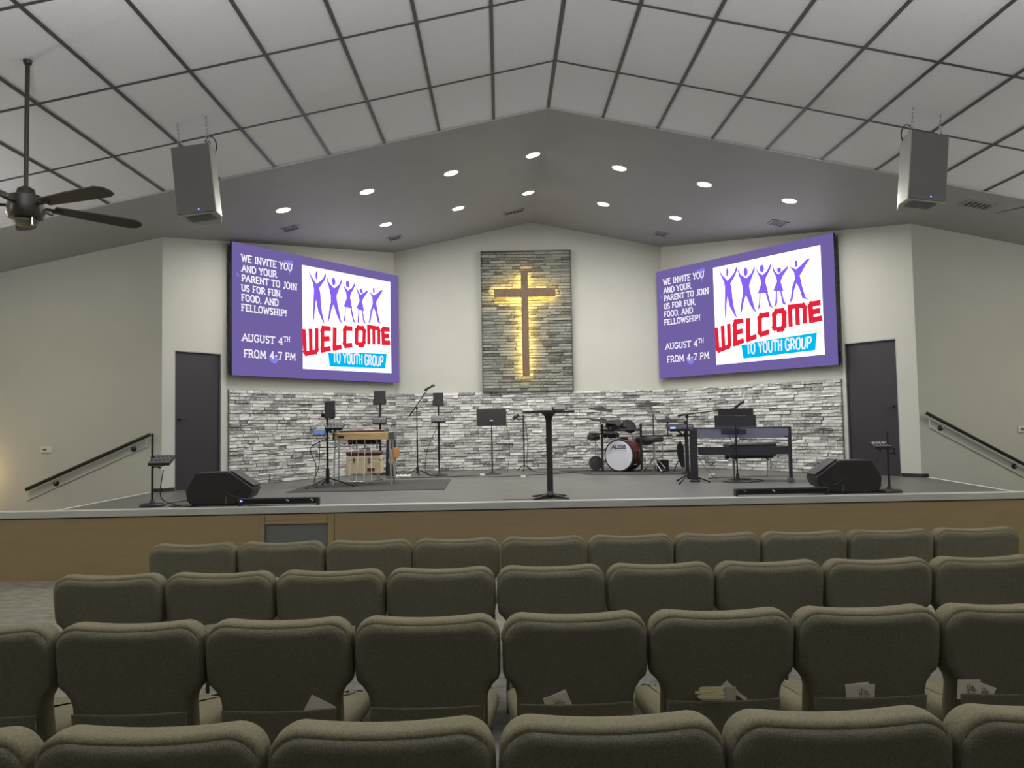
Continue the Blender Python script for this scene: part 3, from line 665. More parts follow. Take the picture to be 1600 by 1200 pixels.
# ================================================================ WALL THINGS
def handrail(name, pts, brackets, board, label, wy, d):
    t = thing(name, label, 'handrail', (pts[0][0], wy, pts[0][2])); o = Vector((pts[0][0], wy, pts[0][2]))
    b0, b1 = board
    n_ = (Vector(b1) - Vector(b0)); 
    MB().tube([Vector(p) - o for p in pts], 0.024, 12).build('rail', M_blackm, t)
    # painted backing board, its lower edge below the rail
    q = [Vector(b0), Vector(b1), Vector(b1) + Vector((0, 0, .13)), Vector(b0) + Vector((0, 0, .13))]
    mb = MB().hexa([(p.x - o.x, -0.018, p.z - o.z) for p in q], [(p.x - o.x, 0.0, p.z - o.z) for p in q]); mb.build('backing_board', M_wall, t)
    for bx, bz, zr in brackets:
        MB().lathe([(0.038, 0), (0.038, .008), (.02, .014)], 20, c=(bx - o.x, -0.018, bz - o.z), M=Matrix.Rotation(PI / 2, 3, 'X')).build('bracket_plate', M_blackm, t)
        MB().tube([(bx - o.x, -0.02, bz - o.z), (bx - o.x + d * .01, -.06, bz - o.z + .01), (bx - o.x + d * .03, -.075, zr - o.z - .02)], 0.009, 8).build('bracket_arm', M_chrome, t)
YL = 11.03
handrail('handrail', [(-6.53, YL - .085, .821), (-4.84, YL - .085, 1.545)], [(-6.155, .892, .97), (-5.094, 1.345, 1.43)], ((-6.553, YL, .665), (-4.93, YL, 1.37)), 'dark round handrail on the wall left of the stage', YL, 1)
handrail('handrail', [(5.93, 10.915, 1.645), (7.9, 10.915, .555)], [(6.151, 1.428, 1.52), (7.168, .876, .96)], ((6.01, 11.0, 1.435), (7.9, 11.0, .39)), 'dark round handrail on the wall right of the stage', 11.0, 1)
for x, y, z, lb in ((-6.302, 11.03, 1.362, 'small white wall switch plate above the left handrail'), (7.33, 11.0, 1.392, 'small white wall plate at the right picture edge')):
    t = thing('switch_plate', lb, 'wall switch', (x, y, z))
    MB().bb(-.068, .068, -.022, 0, -.045, .045).build('plate', M_white, t, bevel=0.006)
    MB().bb(-.04, .01, -.028, -.02, -.012, .012).build('rocker', M_grey, t)
t = thing('wall_sconce', 'small warm wall lamp beyond the left handrail end', 'lamp', (-7.30, 11.03, 1.15))
MB().bb(-.05, .05, -.02, 0, -.08, .08).build('back_plate', M_blackm, t); MB().lathe([(.04, -.06), (.07, .07)], 20, c=(0, -.10, 0)).build('shade', emis('sconce_glow', (1, .72, .35), 3.0), t)
_l = bpy.data.lights.new('sconce_light', 'POINT'); _l.energy = 4.5; _l.color = (1, .66, .28); _l.shadow_soft_size = .06
_o = bpy.data.objects.new('sconce_light', _l); COL.objects.link(_o); _o.location = (-7.25, 10.8, 1.05)

# ================================================================ STAGE EQUIPMENT
def tripod(mb, r, h, n=3, a0=0.3, rad=0.009):
    for k in range(n):
        a = a0 + 2 * PI * k / n; mb.tube([(0, 0, h), (r * math.cos(a), r * math.sin(a), 0.012)], rad, 8)
    return mb
def legs(t, r, h, n=3, a0=0.3, rad=0.009, m=None):
    for k in range(n):
        a = a0 + 2 * PI * k / n
        l = MB().tube([(0.01 * math.cos(a), 0.01 * math.sin(a), h), (r * math.cos(a), r * math.sin(a), 0.014)], rad, 8).build('leg', m or M_blackm, t)
        MB().tube([(r * .93 * math.cos(a), r * .93 * math.sin(a), 0.022), (r * 1.02 * math.cos(a), r * 1.02 * math.sin(a), 0.012)], rad * 1.35, 8).build('rubber_foot', M_black, l)
def round_base(t, r, h=0.035):
    MB().lathe([(r, 0), (r, h * .4), (r * .85, h * .8), (r * .25, h), (0.02, h + .03)], 32).build('base', M_black, t)
def mixer(label, loc, rz, tilt=0.5, w_=0.22, d_=0.15, group='personal monitor mixers on stands', kn=None):
    t = thing('monitor_mixer', label, 'audio mixer', loc, rz, group); R_ = Matrix.Rotation(tilt, 3, 'X')
    b = MB().box((0, 0, 0), (w_, d_, .035), rot=(tilt, 0, 0)); b.build('housing', M_black, t, bevel=.004)
    p = MB().box(tuple(R_ @ Vector((0, .0, .0185))), (w_ * .94, d_ * .9, .003), rot=(tilt, 0, 0)); p.build('face_plate', M_grey, t)
    for i in range(5):
        for j in range(2):
            c = R_ @ Vector((-w_ * .38 + i * w_ * .19, -d_ * .2 + j * d_ * .4, .02))
            MB().lathe([(.009, 0), (.007, .014)], 8, c=c, M=R_.copy()).build('knob', (kn or M_white) if j else M_black, t)
    MB().tube([(0, .02, -.02), (0, .02, -.07)], .012, 8).build('mount', M_blackm, t)
    return t

# slim black stands with a tilted mixer near the two front corners
def corner_stand(x, y, label, side, top):
    t = thing('microphone_stand', label, 'microphone stand', (x, y, ZS)); round_base(t, 0.135, .04)
    MB().tube([(0, 0, .03), (0, 0, top)], 0.0125, 10).build('pole', M_blackm, t)
    MB().tube([(0, 0, .47), (0, 0, .56)], 0.018, 10).build('clamp', M_black, t)
    MB().tube([(0, 0, .44), (0.07, 0, .44), (.07, 0, .50)], 0.008, 8).build('clamp_arm', M_blackm, t)
    MB().lathe([(.014, 0), (.014, .02)], 10, c=(.085, 0, .435), M=Matrix.Rotation(PI / 2, 3, 'X')).build('knob', M_black, t)
corner_stand(-3.955, 9.0, 'black round-base microphone stand at the left front corner of the stage', 1, .82)
mixer('small tilted black mixer on the stand at the left front corner', (-3.84, 8.98, ZS + .515), 0.0, tilt=-.55 + 1.0, w_=.24, d_=.20, kn=M_grey)
corner_stand(4.39, 8.93, 'black round-base microphone stand at the right front corner of the stage', 1, .69)
mixer('small tilted black mixer behind the right floor monitor', (4.31, 8.93, ZS + .53), 0.0, tilt=.3, w_=.19, d_=.16)

def wedge(x, y, label, flip):
    t = thing('floor_monitor', label, 'stage monitor', (x, y, ZS)); s_ = -1 if flip else 1
    out = [(-.345, .055), (-.36, .17), (-.255, .365), (.125, .372), (.16, .36), (.395, .195), (.40, .165), (.36, .085), (.20, .0), (-.28, .0)]
    out = [(a * s_ * .98, b) for a, b in out]
    if flip: out = out[::-1]
    def f(p, q):
        k = 1 - .10 * (q > .3) ; return (p[0] * k, q, p[1] * (k if q > .3 else 1) + (.0 if q < .3 else .0))
    b = MB(); n = len(out)
    rr = [[(p[0] * .985, -.01, .01 + p[1] * .97) for p in out], [(p[0], .005, p[1]) for p in out], [(p[0], .30, p[1]) for p in out], [(p[0] * .93, .37, p[1] * .93) for p in out]]
    b.rings([r_ for r_ in rr]).build('cabinet', mat('monitor_shell', (0.018, 0.017, 0.019), 0.36, bump=0.2, bscale=250), t, bevel=.006)
    MB().bb(-.30 * s_ if s_ > 0 else .10, -.10 if s_ > 0 else .30, -.016, -.004, .06, .33).build('back_ridge', M_black, t, bevel=.005) if False else None
    hb = MB().box((.20 * s_, -.012, .17), (.10, .012, .045), rot=(0, -.62 * s_, 0)); hb.build('handle_recess', M_basebd, t)
    MB().tube([(.10 * s_, -.012, .16), (.16 * s_, -.03, .12), (.20 * s_, -.03, .10), (.26 * s_, -.012, .085)], .010, 8).build('handle', M_black, t)
    MB().bb(.105 * s_ - .006, .105 * s_ + .006, -.018, -.008, .01, .10).build('rib', M_grey, t)
    MB().lathe([(.045, 0), (.045, .012)], 20, c=(.24 * s_, -.004, .075), M=Matrix.Rotation(PI / 2, 3, 'X')).build('pole_socket', M_basebd, t)
    for a in (-.25, .15): MB().bb(a * s_ - .03, a * s_ + .03, .03, .09, -.0, .012).build('foot', M_black, t)
    gr = MB().hexa([(.135 * s_, .03, .373 * 1.0), (.39 * s_, .03, .203), (.39 * s_, .28, .203), (.135 * s_, .28, .373)][::s_], [(.145 * s_, .03, .388), (.40 * s_, .03, .218), (.40 * s_, .28, .218), (.145 * s_, .28, .388)][::s_])
    gr.build('grille', M_black, t)
wedge(-3.20, 8.93, 'black floor monitor wedge near the left front corner of the stage', False)
wedge(3.955, 8.93, 'black floor monitor wedge near the right front corner of the stage', True)

def light_bar(x0, x1, y, label, marks, rz=0.0):
    L = x1 - x0; t = thing('light_bar', label, 'light bar', ((x0 + x1) / 2, y, ZS), rz)
    MB().bb(-L / 2, L / 2, -.035, .035, .018, .088).build('housing', M_black, t, bevel=.006)
    MB().bb(-L / 2 + .02, L / 2 - .02, -.038, -.030, .03, .07).build('lens_strip', mat('dark_lens', (.012, .012, .016), .15), t)
    for e in (-1, 1):
        MB().bb(e * L / 2 - .012, e * L / 2 + .012, -.045, .045, .0, .082).build('end_bracket', M_blackm, t, bevel=.004)
    for mx_, mm in marks: MB().box((mx_, -.041, .06), (.032, .003, .012), rot=(0, .5, 0)).build('reflective_mark', mm, t)
light_bar(-2.90, -2.04, 8.80, 'black LED light bar on the stage floor beside the left monitor', [(.10, M_white), (.37, M_white), (-.41, E_blue)])
light_bar(2.60, 3.62, 8.80, 'black LED light bar on the stage floor beside the right monitor', [(-.10, M_white), (-.42, mat('blue_mark', (.12, .12, .45), .4))], 0.0)

tag(MB().hexa([(-2.86, 10.5, ZS), (-.77, 10.5, ZS), (-.80, 12.35, ZS), (-2.84, 12.5, ZS)], [(-2.86, 10.5, ZS + .008), (-.77, 10.5, ZS + .008), (-.80, 12.35, ZS + .008), (-2.84, 12.5, ZS + .008)]).build('rug', M_rug, smooth=0), 'thin dark mat under the steel guitar at left', 'rug')
tag(MB().hexa([(1.0, 14.0, ZS), (1.5, 12.75, ZS), (3.05, 12.55, ZS), (3.25, 13.9, ZS)], [(1.0, 14.0, ZS + .008), (1.5, 12.75, ZS + .008), (3.05, 12.55, ZS + .008), (3.25, 13.9, ZS + .008)]).build('rug', M_rug, smooth=0), 'dark mat under the drum kit', 'rug')

# --- left group: tall stand with tablet holder, trays and mixer
G1 = 'music equipment stands'
t = thing('equipment_stand', 'black tripod stand with trays left of the steel guitar', 'stand', (-2.47, 11.23, ZS + .008)); legs(t, .38, .13, 3, -2.2, .010)
MB().tube([(0, 0, .08), (0, 0, .98)], .016, 10).build('pole', M_blackm, t); MB().tube([(0, 0, .05), (0, 0, .26)], .026, 10).build('lower_tube', M_blackm, t)
MB().bb(-.28, .02, -.09, .09, .690, .702).build('tray', M_blackm, t, bevel=.003)
MB().bb(-.12, .14, -.08, .08, .555, .565).build('tray', M_blackm, t, bevel=.003)
MB().tube([(0, 0, .80), (.06, 0, .80)], .012, 8).build('clamp', M_black, t)
t = thing('tablet', 'leaning black tablet in a holder above the left stand', 'tablet', (-2.425, 11.20, 1.735)); R6 = .06
MB().box((0, 0, .115), (.15, .012, .245), rot=(-.15, -.05, 0)).build('body', M_black, t, bevel=.004)
MB().box((-.03, .015, .02), (.19, .03, .05), rot=(0, .2, 0)).build('holder', M_blackm, t); MB().tube([(-.05, .03, -.03), (-.05, .03, .02)], .01, 8).build('holder_stem', M_blackm, t)
mixer('tilted black mixer beside the tablet left of the steel guitar', (-2.36, 11.20, 1.605), 0, tilt=.42, w_=.25, d_=.17, kn=M_grey)
t = thing('tuner_tablet', 'small device with glowing blue screen on the left stand tray', 'tablet', (-2.585, 11.20, 1.455))
MB().box((0, 0, .06), (.20, .03, .085), rot=(-.5, 0, 0)).build('body', M_grey, t, bevel=.003)
MB().box((.01, -.015, .075), (.15, .004, .045), rot=(-.5, 0, 0)).build('screen', E_bluescr, t)
for a in (-.08, -.03, .05): MB().box((a, -.03, .045), (.025, .012, .02)).build('button', M_white, t)
t = thing('effects_box', 'chrome and white effects box at the left end of the steel guitar', 'pedal', (-2.42, 11.40, 1.512)); MB().bb(-.05, .05, -.04, .04, 0, .035).build('housing', M_chrome, t, bevel=.003)
for a in (-.03, 0, .03): MB().lathe([(.008, 0), (.006, .014)], 8, c=(a, 0, .035)).build('knob', M_black, t)

# --- pedal steel guitar
t = thing('pedal_steel_guitar', 'honey wood pedal steel guitar on four chrome legs', 'steel guitar', (-2.0, 11.6, ZS + .008)); z = .655
MB().bb(-.415, .36, -.155, -.135, z, z + .10).build('front_apron', M_honey, t, bevel=.002)
MB().bb(-.415, .36, .135, .155, z, z + .10).build('rear_apron', M_honey, t, bevel=.002)
MB().bb(-.42, .42, -.15, .15, z + .09, z + .108).build('top_deck', M_honey, t, bevel=.002)
for e in (-1, 1): MB().bb(e * .43 - .012, e * .43 + .012, -.16, .16, z - .004, z + .112).build('end_plate', M_grey, t, bevel=.003)
MB().bb(.36, .42, -.156, -.13, z, z + .10).build('corner_block', M_grey, t)
MB().bb(-.36, -.28, -.158, -.15, z + .03, z + .065).build('name_badge', M_maroon, t)
for yy in (-.07, .07):
    nk = MB().bb(-.34, .30, yy - .045, yy + .045, z + .108, z + .135).build('neck', M_maroon, t, bevel=.002); s_ = MB()
    for q in range(5): s_.tube([(-.33, yy - .032 + q * .016, z + .140), (.29, yy - .032 + q * .016, z + .140)], .0012, 4)
    s_.build('strings', M_chrome, nk, kind='stuff'); MB().bb(.30, .37, yy - .05, yy + .05, z + .108, z + .150).build('pickup', M_chrome, nk); MB().bb(-.40, -.34, yy - .05, yy + .05, z + .108, z + .150).build('keyhead', M_chrome, nk)
MB().bb(-.25, .22, .0, .02, z - .07, z - .0).build('knee_lever_board', M_maroon, t)
for a, b, e in ((-.41, -.14, -1), (.38, -.14, 1), (-.41, .14, -1), (.38, .14, 1)):
    MB().tube([(a, b, z), (a + e * .02, b * 1.25, .01)], .013, 10).build('leg', M_chrome, t)
for a, b in (((-.15, 0, z), (-.37, -.12, z - .10)), ((.12, 0, z), (.34, -.12, z - .10))): MB().tube([a, b], .006, 6).build('brace', M_chrome, t)
MB().bb(-.41, .39, -.175, -.145, .035, .06).build('pedal_bar', M_chrome, t, bevel=.003)
for k in range(4):
    MB().box((-.22 + k * .11, -.08, .035), (.06, .17, .012), rot=(.10, 0, 0)).build('pedal', M_chrome, t); MB().tube([(-.22 + k * .11, -.13, .05), (-.18 + k * .09, 0, z)], .003, 5).build('pedal_rod', M_chrome, t)
for k in (-.12, .0, .18): MB().box((k, -.02, z - .075), (.02, .03, .14)).build('knee_lever', M_chrome, t)

# --- seat box behind it
t = thing('seat_case', 'cream storage seat with maroon cushion behind the steel guitar', 'seat', (-2.105, 12.18, ZS + .008))
MB().bb(-.265, .265, -.15, .15, .13, .33).build('box', M_cream, t, bevel=.006)
MB().bb(-.262, .262, -.148, .148, .335, .40).build('lid', M_cream, t, bevel=.006)
MB().bb(-.265, .265, -.15, .15, .405, .465).build('cushion', M_maroon, t, bevel=.02)
for a in (-.14, .09):
    MB().bb(a - .018, a + .018, -.158, -.148, .30, .37).build('latch', M_chrome, t, bevel=.002)
MB().bb(.06, .17, -.156, -.15, .17, .215).build('badge', M_maroon, t)
MB().box((.262, 0, .33), (.012, .31, .012)).build('edge_trim', M_chrome, t)
for a, b in ((-.2, -.1), (.2, -.1), (-.2, .1), (.2, .1)): MB().tube([(a, b, .13), (a * 1.02, b, .0)], .012, 8).build('leg', M_chrome, t)
t = thing('low_case', 'dark case leaning against the back wall behind the steel guitar', 'case', (-1.92, 13.7, ZS)); MB().prism([(-.09, 0), (.02, 0), (.09, .33), (.09, .62), (-.07, .62)], lambda p, q: (p[0], q, p[1]), -.05, .05).build('shell', M_black, t, bevel=.01)
t = thing('amber_guitar', 'small amber guitar body leaning beside the steel guitar', 'guitar', (-1.81, 13.42, ZS))
MB().lathe([(.01, -.02), (.085, -.02), (.09, 0), (.085, .02), (.01, .02)], 24, c=(0, 0, .40), M=Matrix.Rotation(PI / 2, 3, 'X')).build('lower_body', M_orange, t)
MB().lathe([(.01, -.02), (.055, -.02), (.058, 0), (.055, .02), (.01, .02)], 24, c=(-.06, 0, .27), M=Matrix.Rotation(PI / 2, 3, 'X')).build('upper_body', M_orange, t)
MB().tube([(0, .02, .40), (-.09, .05, .05)], .014, 8).build('neck', M_maroon, t); MB().tube([(-.05, .08, 0), (-.03, .04, .25), (.03, .08, 0)], .008, 6).build('stand', M_blackm, t)
t = thing('floor_pedalboard', 'white pedalboard on the floor right of the steel guitar', 'pedalboard', (-1.62, 13.0, ZS)); MB().box((0, 0, .03), (.24, .12, .035), rot=(.15, 0, 0)).build('deck', M_white, t, bevel=.003)
for a in (-.07, 0, .07): MB().lathe([(.012, 0), (.012, .012)], 8, c=(a, -.01, .05)).build('footswitch', M_chrome, t)

# --- two round-base stands with tablet on top and mixer below
for x, y, zt, wd, hg, lb in ((-2.16, 14.1, 2.0, .21, .25, 'behind the steel guitar'), (-1.068, 13.45, 1.94, .17, .23, 'right of the boom microphone')):
    t = thing('equipment_stand', 'slim black stand with tablet and mixer ' + lb, 'stand', (x, y, ZS)); round_base(t, .15, .03)
    MB().tube([(0, 0, .03), (0, 0, zt - ZS - .0)], .014, 10).build('pole', M_blackm, t); MB().tube([(0, 0, .25), (0, 0, .95)], .02, 10).build('lower_tube', M_blackm, t)
    u = thing('tablet', 'black tablet on top of the stand ' + lb, 'tablet', (x, y - .03, zt - .02)); MB().box((0, 0, hg / 2), (wd, .014, hg), rot=(-.1, 0, 0)).build('body', M_black, u, bevel=.004)
    MB().box((0, -.018, .055), (wd * 1.12, .03, .10), rot=(-.1, 0, 0)).build('holder', M_black, u, bevel=.004)
    for a in (-.06, .0, .06): MB().box((a, -.035, .06), (.02, .01, .02)).build('clip', M_grey, u)
    mixer('black and white monitor mixer on the stand ' + lb, (x, y - .07, 1.70), 0, tilt=.9, w_=.24, d_=.13)

def boom_stand(x, y, label, top, b0, b1, m0, m1, mlabel, r=.26, a0=-2.6, zoff=0.0):
    t = thing('boom_stand', label, 'microphone stand', (x, y, ZS + zoff)); legs(t, r, .12, 3, a0, .010)
    MB().tube([(0, 0, .06), (0, 0, top * .55)], .014, 10).build('lower_pole', M_blackm, t); MB().tube([(0, 0, top * .5), (0, 0, top)], .010, 10).build('upper_pole', M_blackm, t)
    MB().tube([(0, -.02, top), (0, .03, top)], .022, 10).build('boom_clutch', M_black, t); MB().tube([(0, 0, .05), (0, 0, .15)], .024, 10).build('leg_collar', M_black, t)
    MB().tube([b0, b1], .008, 8).build('boom_arm', M_blackm, t); d_ = (Vector(b0) - Vector(b1)).normalized(); MB().tube([Vector(b0), Vector(b0) - d_ * .10], .014, 8).build('counterweight', M_black, t)
    u = thing('microphone', mlabel, 'microphone', (x + m0[0], y + m0[1], ZS + zoff + m0[2])); d_ = Vector(m1) - Vector(m0)
    MB().tube([(0, 0, 0), d_ * .72], .013, 12, r2=.019).build('body', M_blackm, u)
    Q = d_.to_track_quat('Z', 'Y').to_matrix(); MB().lathe([(.016, 0), (.026, .012), (.028, .03), (.022, .05), (.008, .058)], 16, c=d_ * .7, M=Q).build('grille_ball', M_grey, u)
    MB().tube([d_ * .1, d_ * .35], .022, 10).build('clip', M_black, u)
boom_stand(-1.43, 13.39, 'black boom microphone stand left of centre', 1.15, (-.125, 0, 1.02), (.17, 0, 1.44), (.13, 0, 1.445), (.31, 0, 1.545), 'black microphone angled up on the boom left of centre')

# --- music stand with wide black desk
def music_desk(x, y, zc, wd, hg, tilt, label, base=True, stand_h=None, tier=0):
    t = thing('music_stand', label, 'music stand', (x, y, ZS))
    MB().box((0, 0, zc - ZS), (wd, .008, hg), rot=(tilt, 0, 0)).build('desk', M_black, t, bevel=.003)
    MB().box((0, -.035, zc - ZS - hg / 2 * math.cos(tilt) - .0), (wd, .06, .006), rot=(tilt, 0, 0)).build('ledge', M_black, t)
    MB().box((0, .012 if tilt > 0 else .012, zc - ZS), (.06, .02, .03)).build('desk_bracket', M_grey, t)
    MB().tube([(0, .02, zc - ZS), (0, .02, .45)], .009, 8).build('upper_pole', M_blackm, t); MB().tube([(0, .02, .03), (0, .02, .75)], .013, 10).build('lower_pole', M_blackm, t)
    return t
t = music_desk(-.168, 13.5, 1.715, .51, .285, -.12, 'wide black music stand at left of centre'); 
MB().box((0, -.02, 1.66 - ZS), (.05, .01, .018)).build('clip', M_white, t); MB().tube([(0, -.02, 1.65 - ZS), (0, -.012, 1.1 - ZS)], .008, 8).build('front_pole', M_blackm, t)
MB().lathe([(.15, 0), (.14, .012), (.05, .025), (.02, .05)], 28).build('base', M_black, t)
for a, b in (((-.24, -.01, .84), (-.28, 0, .70)), ((.25, -.01, .84), (.25, .05, .0))): MB().tube(arc(a, b, -.04, 8, (.05, 0)), .004, 5).build('cable', M_black, t)
t = thing('equipment_stand', 'thin black stand with a side-on mixer left of the pulpit table', 'stand', (.40, 14.3, ZS)); legs(t, .15, .10, 3, .4, .009)
MB().tube([(0, 0, .05), (0, 0, 1.01)], .013, 8).build('pole', M_blackm, t); MB().tube([(0, 0, .93), (-.10, 0, .93)], .009, 8).build('clamp_arm', M_blackm, t)
u = mixer('small mixer seen side-on left of the pulpit table', (.262, 14.28, 1.73), .0, tilt=.2, w_=.13, d_=.16); u.rotation_euler = (0, -.55, 0)
t.name = 'equipment_stand'

# --- tall pub table used as pulpit
t = thing('pulpit_table', 'tall round black pedestal table at the stage front', 'table', (.545, 9.06, ZS))
MB().lathe([(.29, .968), (.30, .972), (.30, .992), (.295, .997)], 48).build('table_top', mat('table_black', (.03, .028, .027), .3), t)
MB().lathe([(.032, .03), (.036, .08), (.036, .55), (.035, .88), (.05, .935), (.085, .967)], 28).build('column', mat('column_black', (.035, .034, .032), .4, .2), t)
for k in range(4):
    a = PI / 4 + k * PI / 2; R_ = Matrix.Rotation(a, 3, 'Z')
    b = MB(); b.v = [tuple(R_ @ Vector(p)) for p in [(0, -.03, 0), (.28, -.016, 0), (.28, .016, 0), (0, .03, 0), (0, -.026, .055), (.27, -.012, .016), (.27, .012, .016), (0, .026, .055)]]
    b.f = [(3, 2, 1, 0), (4, 5, 6, 7), (0, 1, 5, 4), (1, 2, 6, 5), (2, 3, 7, 6), (3, 0, 4, 7)]; b.build('base_arm', M_blackm, t, bevel=.003)
MB().lathe([(.05, .03), (.048, .06), (.036, .075)], 24).build('base_collar', M_grey, t)
t = thing('tablet', 'tablet with glowing screen lying on the tall pulpit table', 'tablet', (.665, 9.0, ZS + .998))
MB().box((0, 0, .028), (.17, .12, .012), rot=(.35, 0, 0)).build('body', M_black, t, bevel=.003); MB().box((.005, -.012, .017), (.135, .004, .028), rot=(-.3, 0, 0)).build('screen', E_tablet, t)
for a in (-.075, .075): MB().box((a, .0, .018), (.012, .10, .034)).build('rest', M_blackm, t)
tag(MB().box((.49, 8.99, ZS + 1.001), (.14, .10, .006)).build('paper_sheet', M_paper, smooth=0), 'white paper on the tall pulpit table', 'paper')
tag(MB().box((.775, 9.03, ZS + 1.002), (.09, .12, .008)).build('notebook', M_white, smooth=0), 'small white notebook at the right edge of the pulpit table', 'notebook')

# --- drums
ZD = ZS + .008
t = thing('bass_drum', 'small dark red bass drum with white head', 'drum', (2.00, 13.42, ZD)); RXm = Matrix.Rotation(PI / 2, 3, 'X'); R_ = Matrix.Rotation(-.62, 3, 'Z') @ RXm
MB().lathe([(.265, -.38), (.27, -.36), (.27, 0), (.262, .012)], 40, c=(0, 0, .275), M=R_).build('shell', M_drumred, t)
MB().lathe([(.277, -.012), (.280, 0), (.277, .022), (.250, .024)], 40, c=(0, 0, .275), M=R_).build('front_hoop', M_blackm, t)
MB().lathe([(.255, .012), (.252, .028), (.01, .030)], 40, c=(0, 0, .275), M=R_).build('drum_head', M_drumhead, t)
for k in range(8):
    a = k * PI / 4 + .2; p = R_ @ Vector((.285 * math.cos(a), .285 * math.sin(a), -.04)); q = R_ @ Vector((.285 * math.cos(a), .285 * math.sin(a), -.16)); c_ = Vector((0, 0, .275))
    MB().tube([p + c_, q + c_], .009, 6).build('lug', M_chrome, t)
def text(body, size, loc, rot, m, name, parent, bold=0.0, xs=1.0, shear=0.0):
    cu_ = bpy.data.curves.new(name, 'FONT'); cu_.body = body; cu_.size = size; cu_.align_x = 'CENTER'; cu_.align_y = 'CENTER'; cu_.extrude = .001; cu_.offset = bold; cu_.shear = shear
    cu_.materials.append(m); tmp = bpy.data.objects.new(name, cu_); COL.objects.link(tmp); bpy.context.view_layer.update()
    me = bpy.data.meshes.new_from_object(tmp.evaluated_get(bpy.context.evaluated_depsgraph_get())); bpy.data.objects.remove(tmp); o = bpy.data.objects.new(name, me); COL.objects.link(o); o.parent = parent; o.location = loc; o.rotation_euler = rot; o.scale = (xs, 1, 1); return o
hd = Matrix.Rotation(-.62, 3, 'Z')
tx = text('ALESIS', .092, tuple(hd @ Vector((0, -.032, .0)) + Vector((0, 0, .275 + .145))), (PI / 2, 0, -.62), mat('logo_blue', (.02, .03, .10), .5), 'lettering', t, .0022, 1.05, .15)
tx['label'] = 'dark ALESIS lettering on the drum head'
text('DM DRUMS', .022, tuple(hd @ Vector((0, -.032, .0)) + Vector((0, 0, .275 + .092))), (PI / 2, 0, .28), MATS['logo_blue'], 'small_lettering', t, 0, 1.6) if False else None
for k in range(8): MB().box(tuple(hd @ Vector((-.14 + k * .04, -.032, 0)) + Vector((0, 0, .367))), (.018, .002, .010), rot=(0, 0, -.62)).build('small_lettering', mat('logo_grey', (.30, .32, .40), .5), t)

t = thing('drum_rack', 'black electronic drum rack with pads and rubber cymbals', 'drum kit', (2.05, 13.45, ZD))
def P(x, y, z): return (x - 2.05, y - 13.45, z - ZD)
for x, y in ((1.725, 13.55), (2.37, 13.40)):
    MB().tube([P(x, y, ZD), P(x, y, 1.56)], .021, 10).build('rack_post', M_black, t); MB().tube([P(x, y - .0, ZD + .03), P(x + .0, y + .25, ZD)], .014, 8).build('post_foot', M_blackm, t)
MB().tube([P(1.725, 13.55, 1.46), P(2.0, 13.35, 1.46), P(2.37, 13.40, 1.46)], .018, 10).build('rack_bar', M_black, t)
MB().tube([P(2.37, 13.40, 1.345), P(2.75, 13.6, 1.345), P(3.0, 13.9, 1.345)], .018, 10).build('rack_bar', M_black, t)
MB().tube([P(1.725, 13.55, 1.40), P(1.55, 13.9, 1.40)], .018, 10).build('rack_bar', M_black, t)
MB().tube([P(2.37, 13.40, 1.09), P(3.02, 13.5, 1.08)], .016, 10).build('rack_bar', M_black, t)
def cymbal(x, y, z, r, tx_, ty_):
    M_ = Matrix.Rotation(ty_, 3, 'Y') @ Matrix.Rotation(tx_, 3, 'X')
    c = MB().lathe([(r * .96, -.010), (r, -.002), (r * .97, .010), (r * .28, .034), (r * .17, .055), (.012, .062)], 36, c=P(x, y, z), M=M_).build('cymbal', M_cymbal, t)
    MB().tube([P(x, y, z + .03), Vector(P(x, y, z + .03)) + M_ @ Vector((0, 0, .03))], .010, 8).build('wing_nut', M_black, c)
    return M_
def arm(*pts, m=None): MB().tube([P(*p) for p in pts], .010, 8).build('cymbal_arm', m or M_blackm, t)
cymbal(1.74, 13.65, 1.815, .195, .12, .13); arm((1.74, 13.65, 1.80), (1.70, 13.66, 1.70), (1.725, 13.56, 1.50), m=M_chrome)
cymbal(1.725, 13.40, 1.605, .235, .05, .22); arm((1.735, 13.42, 1.60), (1.73, 13.52, 1.45))
cymbal(2.49, 13.30, 1.88, .205, .10, -.12); arm((2.50, 13.30, 1.87), (2.60, 13.33, 1.70), m=M_chrome); arm((2.545, 13.32, 1.78), (2.66, 13.33, 1.55), m=M_chrome); arm((2.57, 13.33, 1.74), (2.58, 13.33, ZD + .02))
legs_ = MB(); 
for a in (0.2, 2.3, 4.4): MB().tube([P(2.58, 13.33, ZD + .25), P(2.58 + .22 * math.cos(a), 13.33 + .22 * math.sin(a), ZD + .01)], .009, 6).build('stand_leg', M_chrome, t)
cymbal(2.80, 13.25, 1.60, .17, .08, 0.0); arm((2.80, 13.25, 1.60), (2.80, 13.25, 1.36))
MB().lathe([(.03, -.03), (.04, 0), (.03, .03)], 12, c=P(2.80, 13.25, 1.52)).build('hi_hat_clutch', M_chrome, t)
def pad(x, y, z, r, tilt, h=.09, rz=0.0):
    M_ = Matrix.Rotation(rz, 3, 'Z') @ Matrix.Rotation(tilt, 3, 'X')
    c = MB().lathe([(r * .7, -h), (r, -h * .8), (r, 0), (r * .95, .008)], 28, c=P(x, y, z), M=M_).build('tom_pad', M_black, t)
    MB().lathe([(r * .9, .006), (r * .88, .012), (.01, .013)], 28, c=P(x, y, z), M=M_).build('pad_head', M_cymbal, c)
    for k in range(6):
        a = k * PI / 3; q = M_ @ Vector((r * 1.03 * math.cos(a), r * 1.03 * math.sin(a), -.02)); MB().tube([Vector(P(x, y, z)) + q, Vector(P(x, y, z)) + q + M_ @ Vector((0, 0, -.04))], .007, 6).build('lug', M_chrome, c)
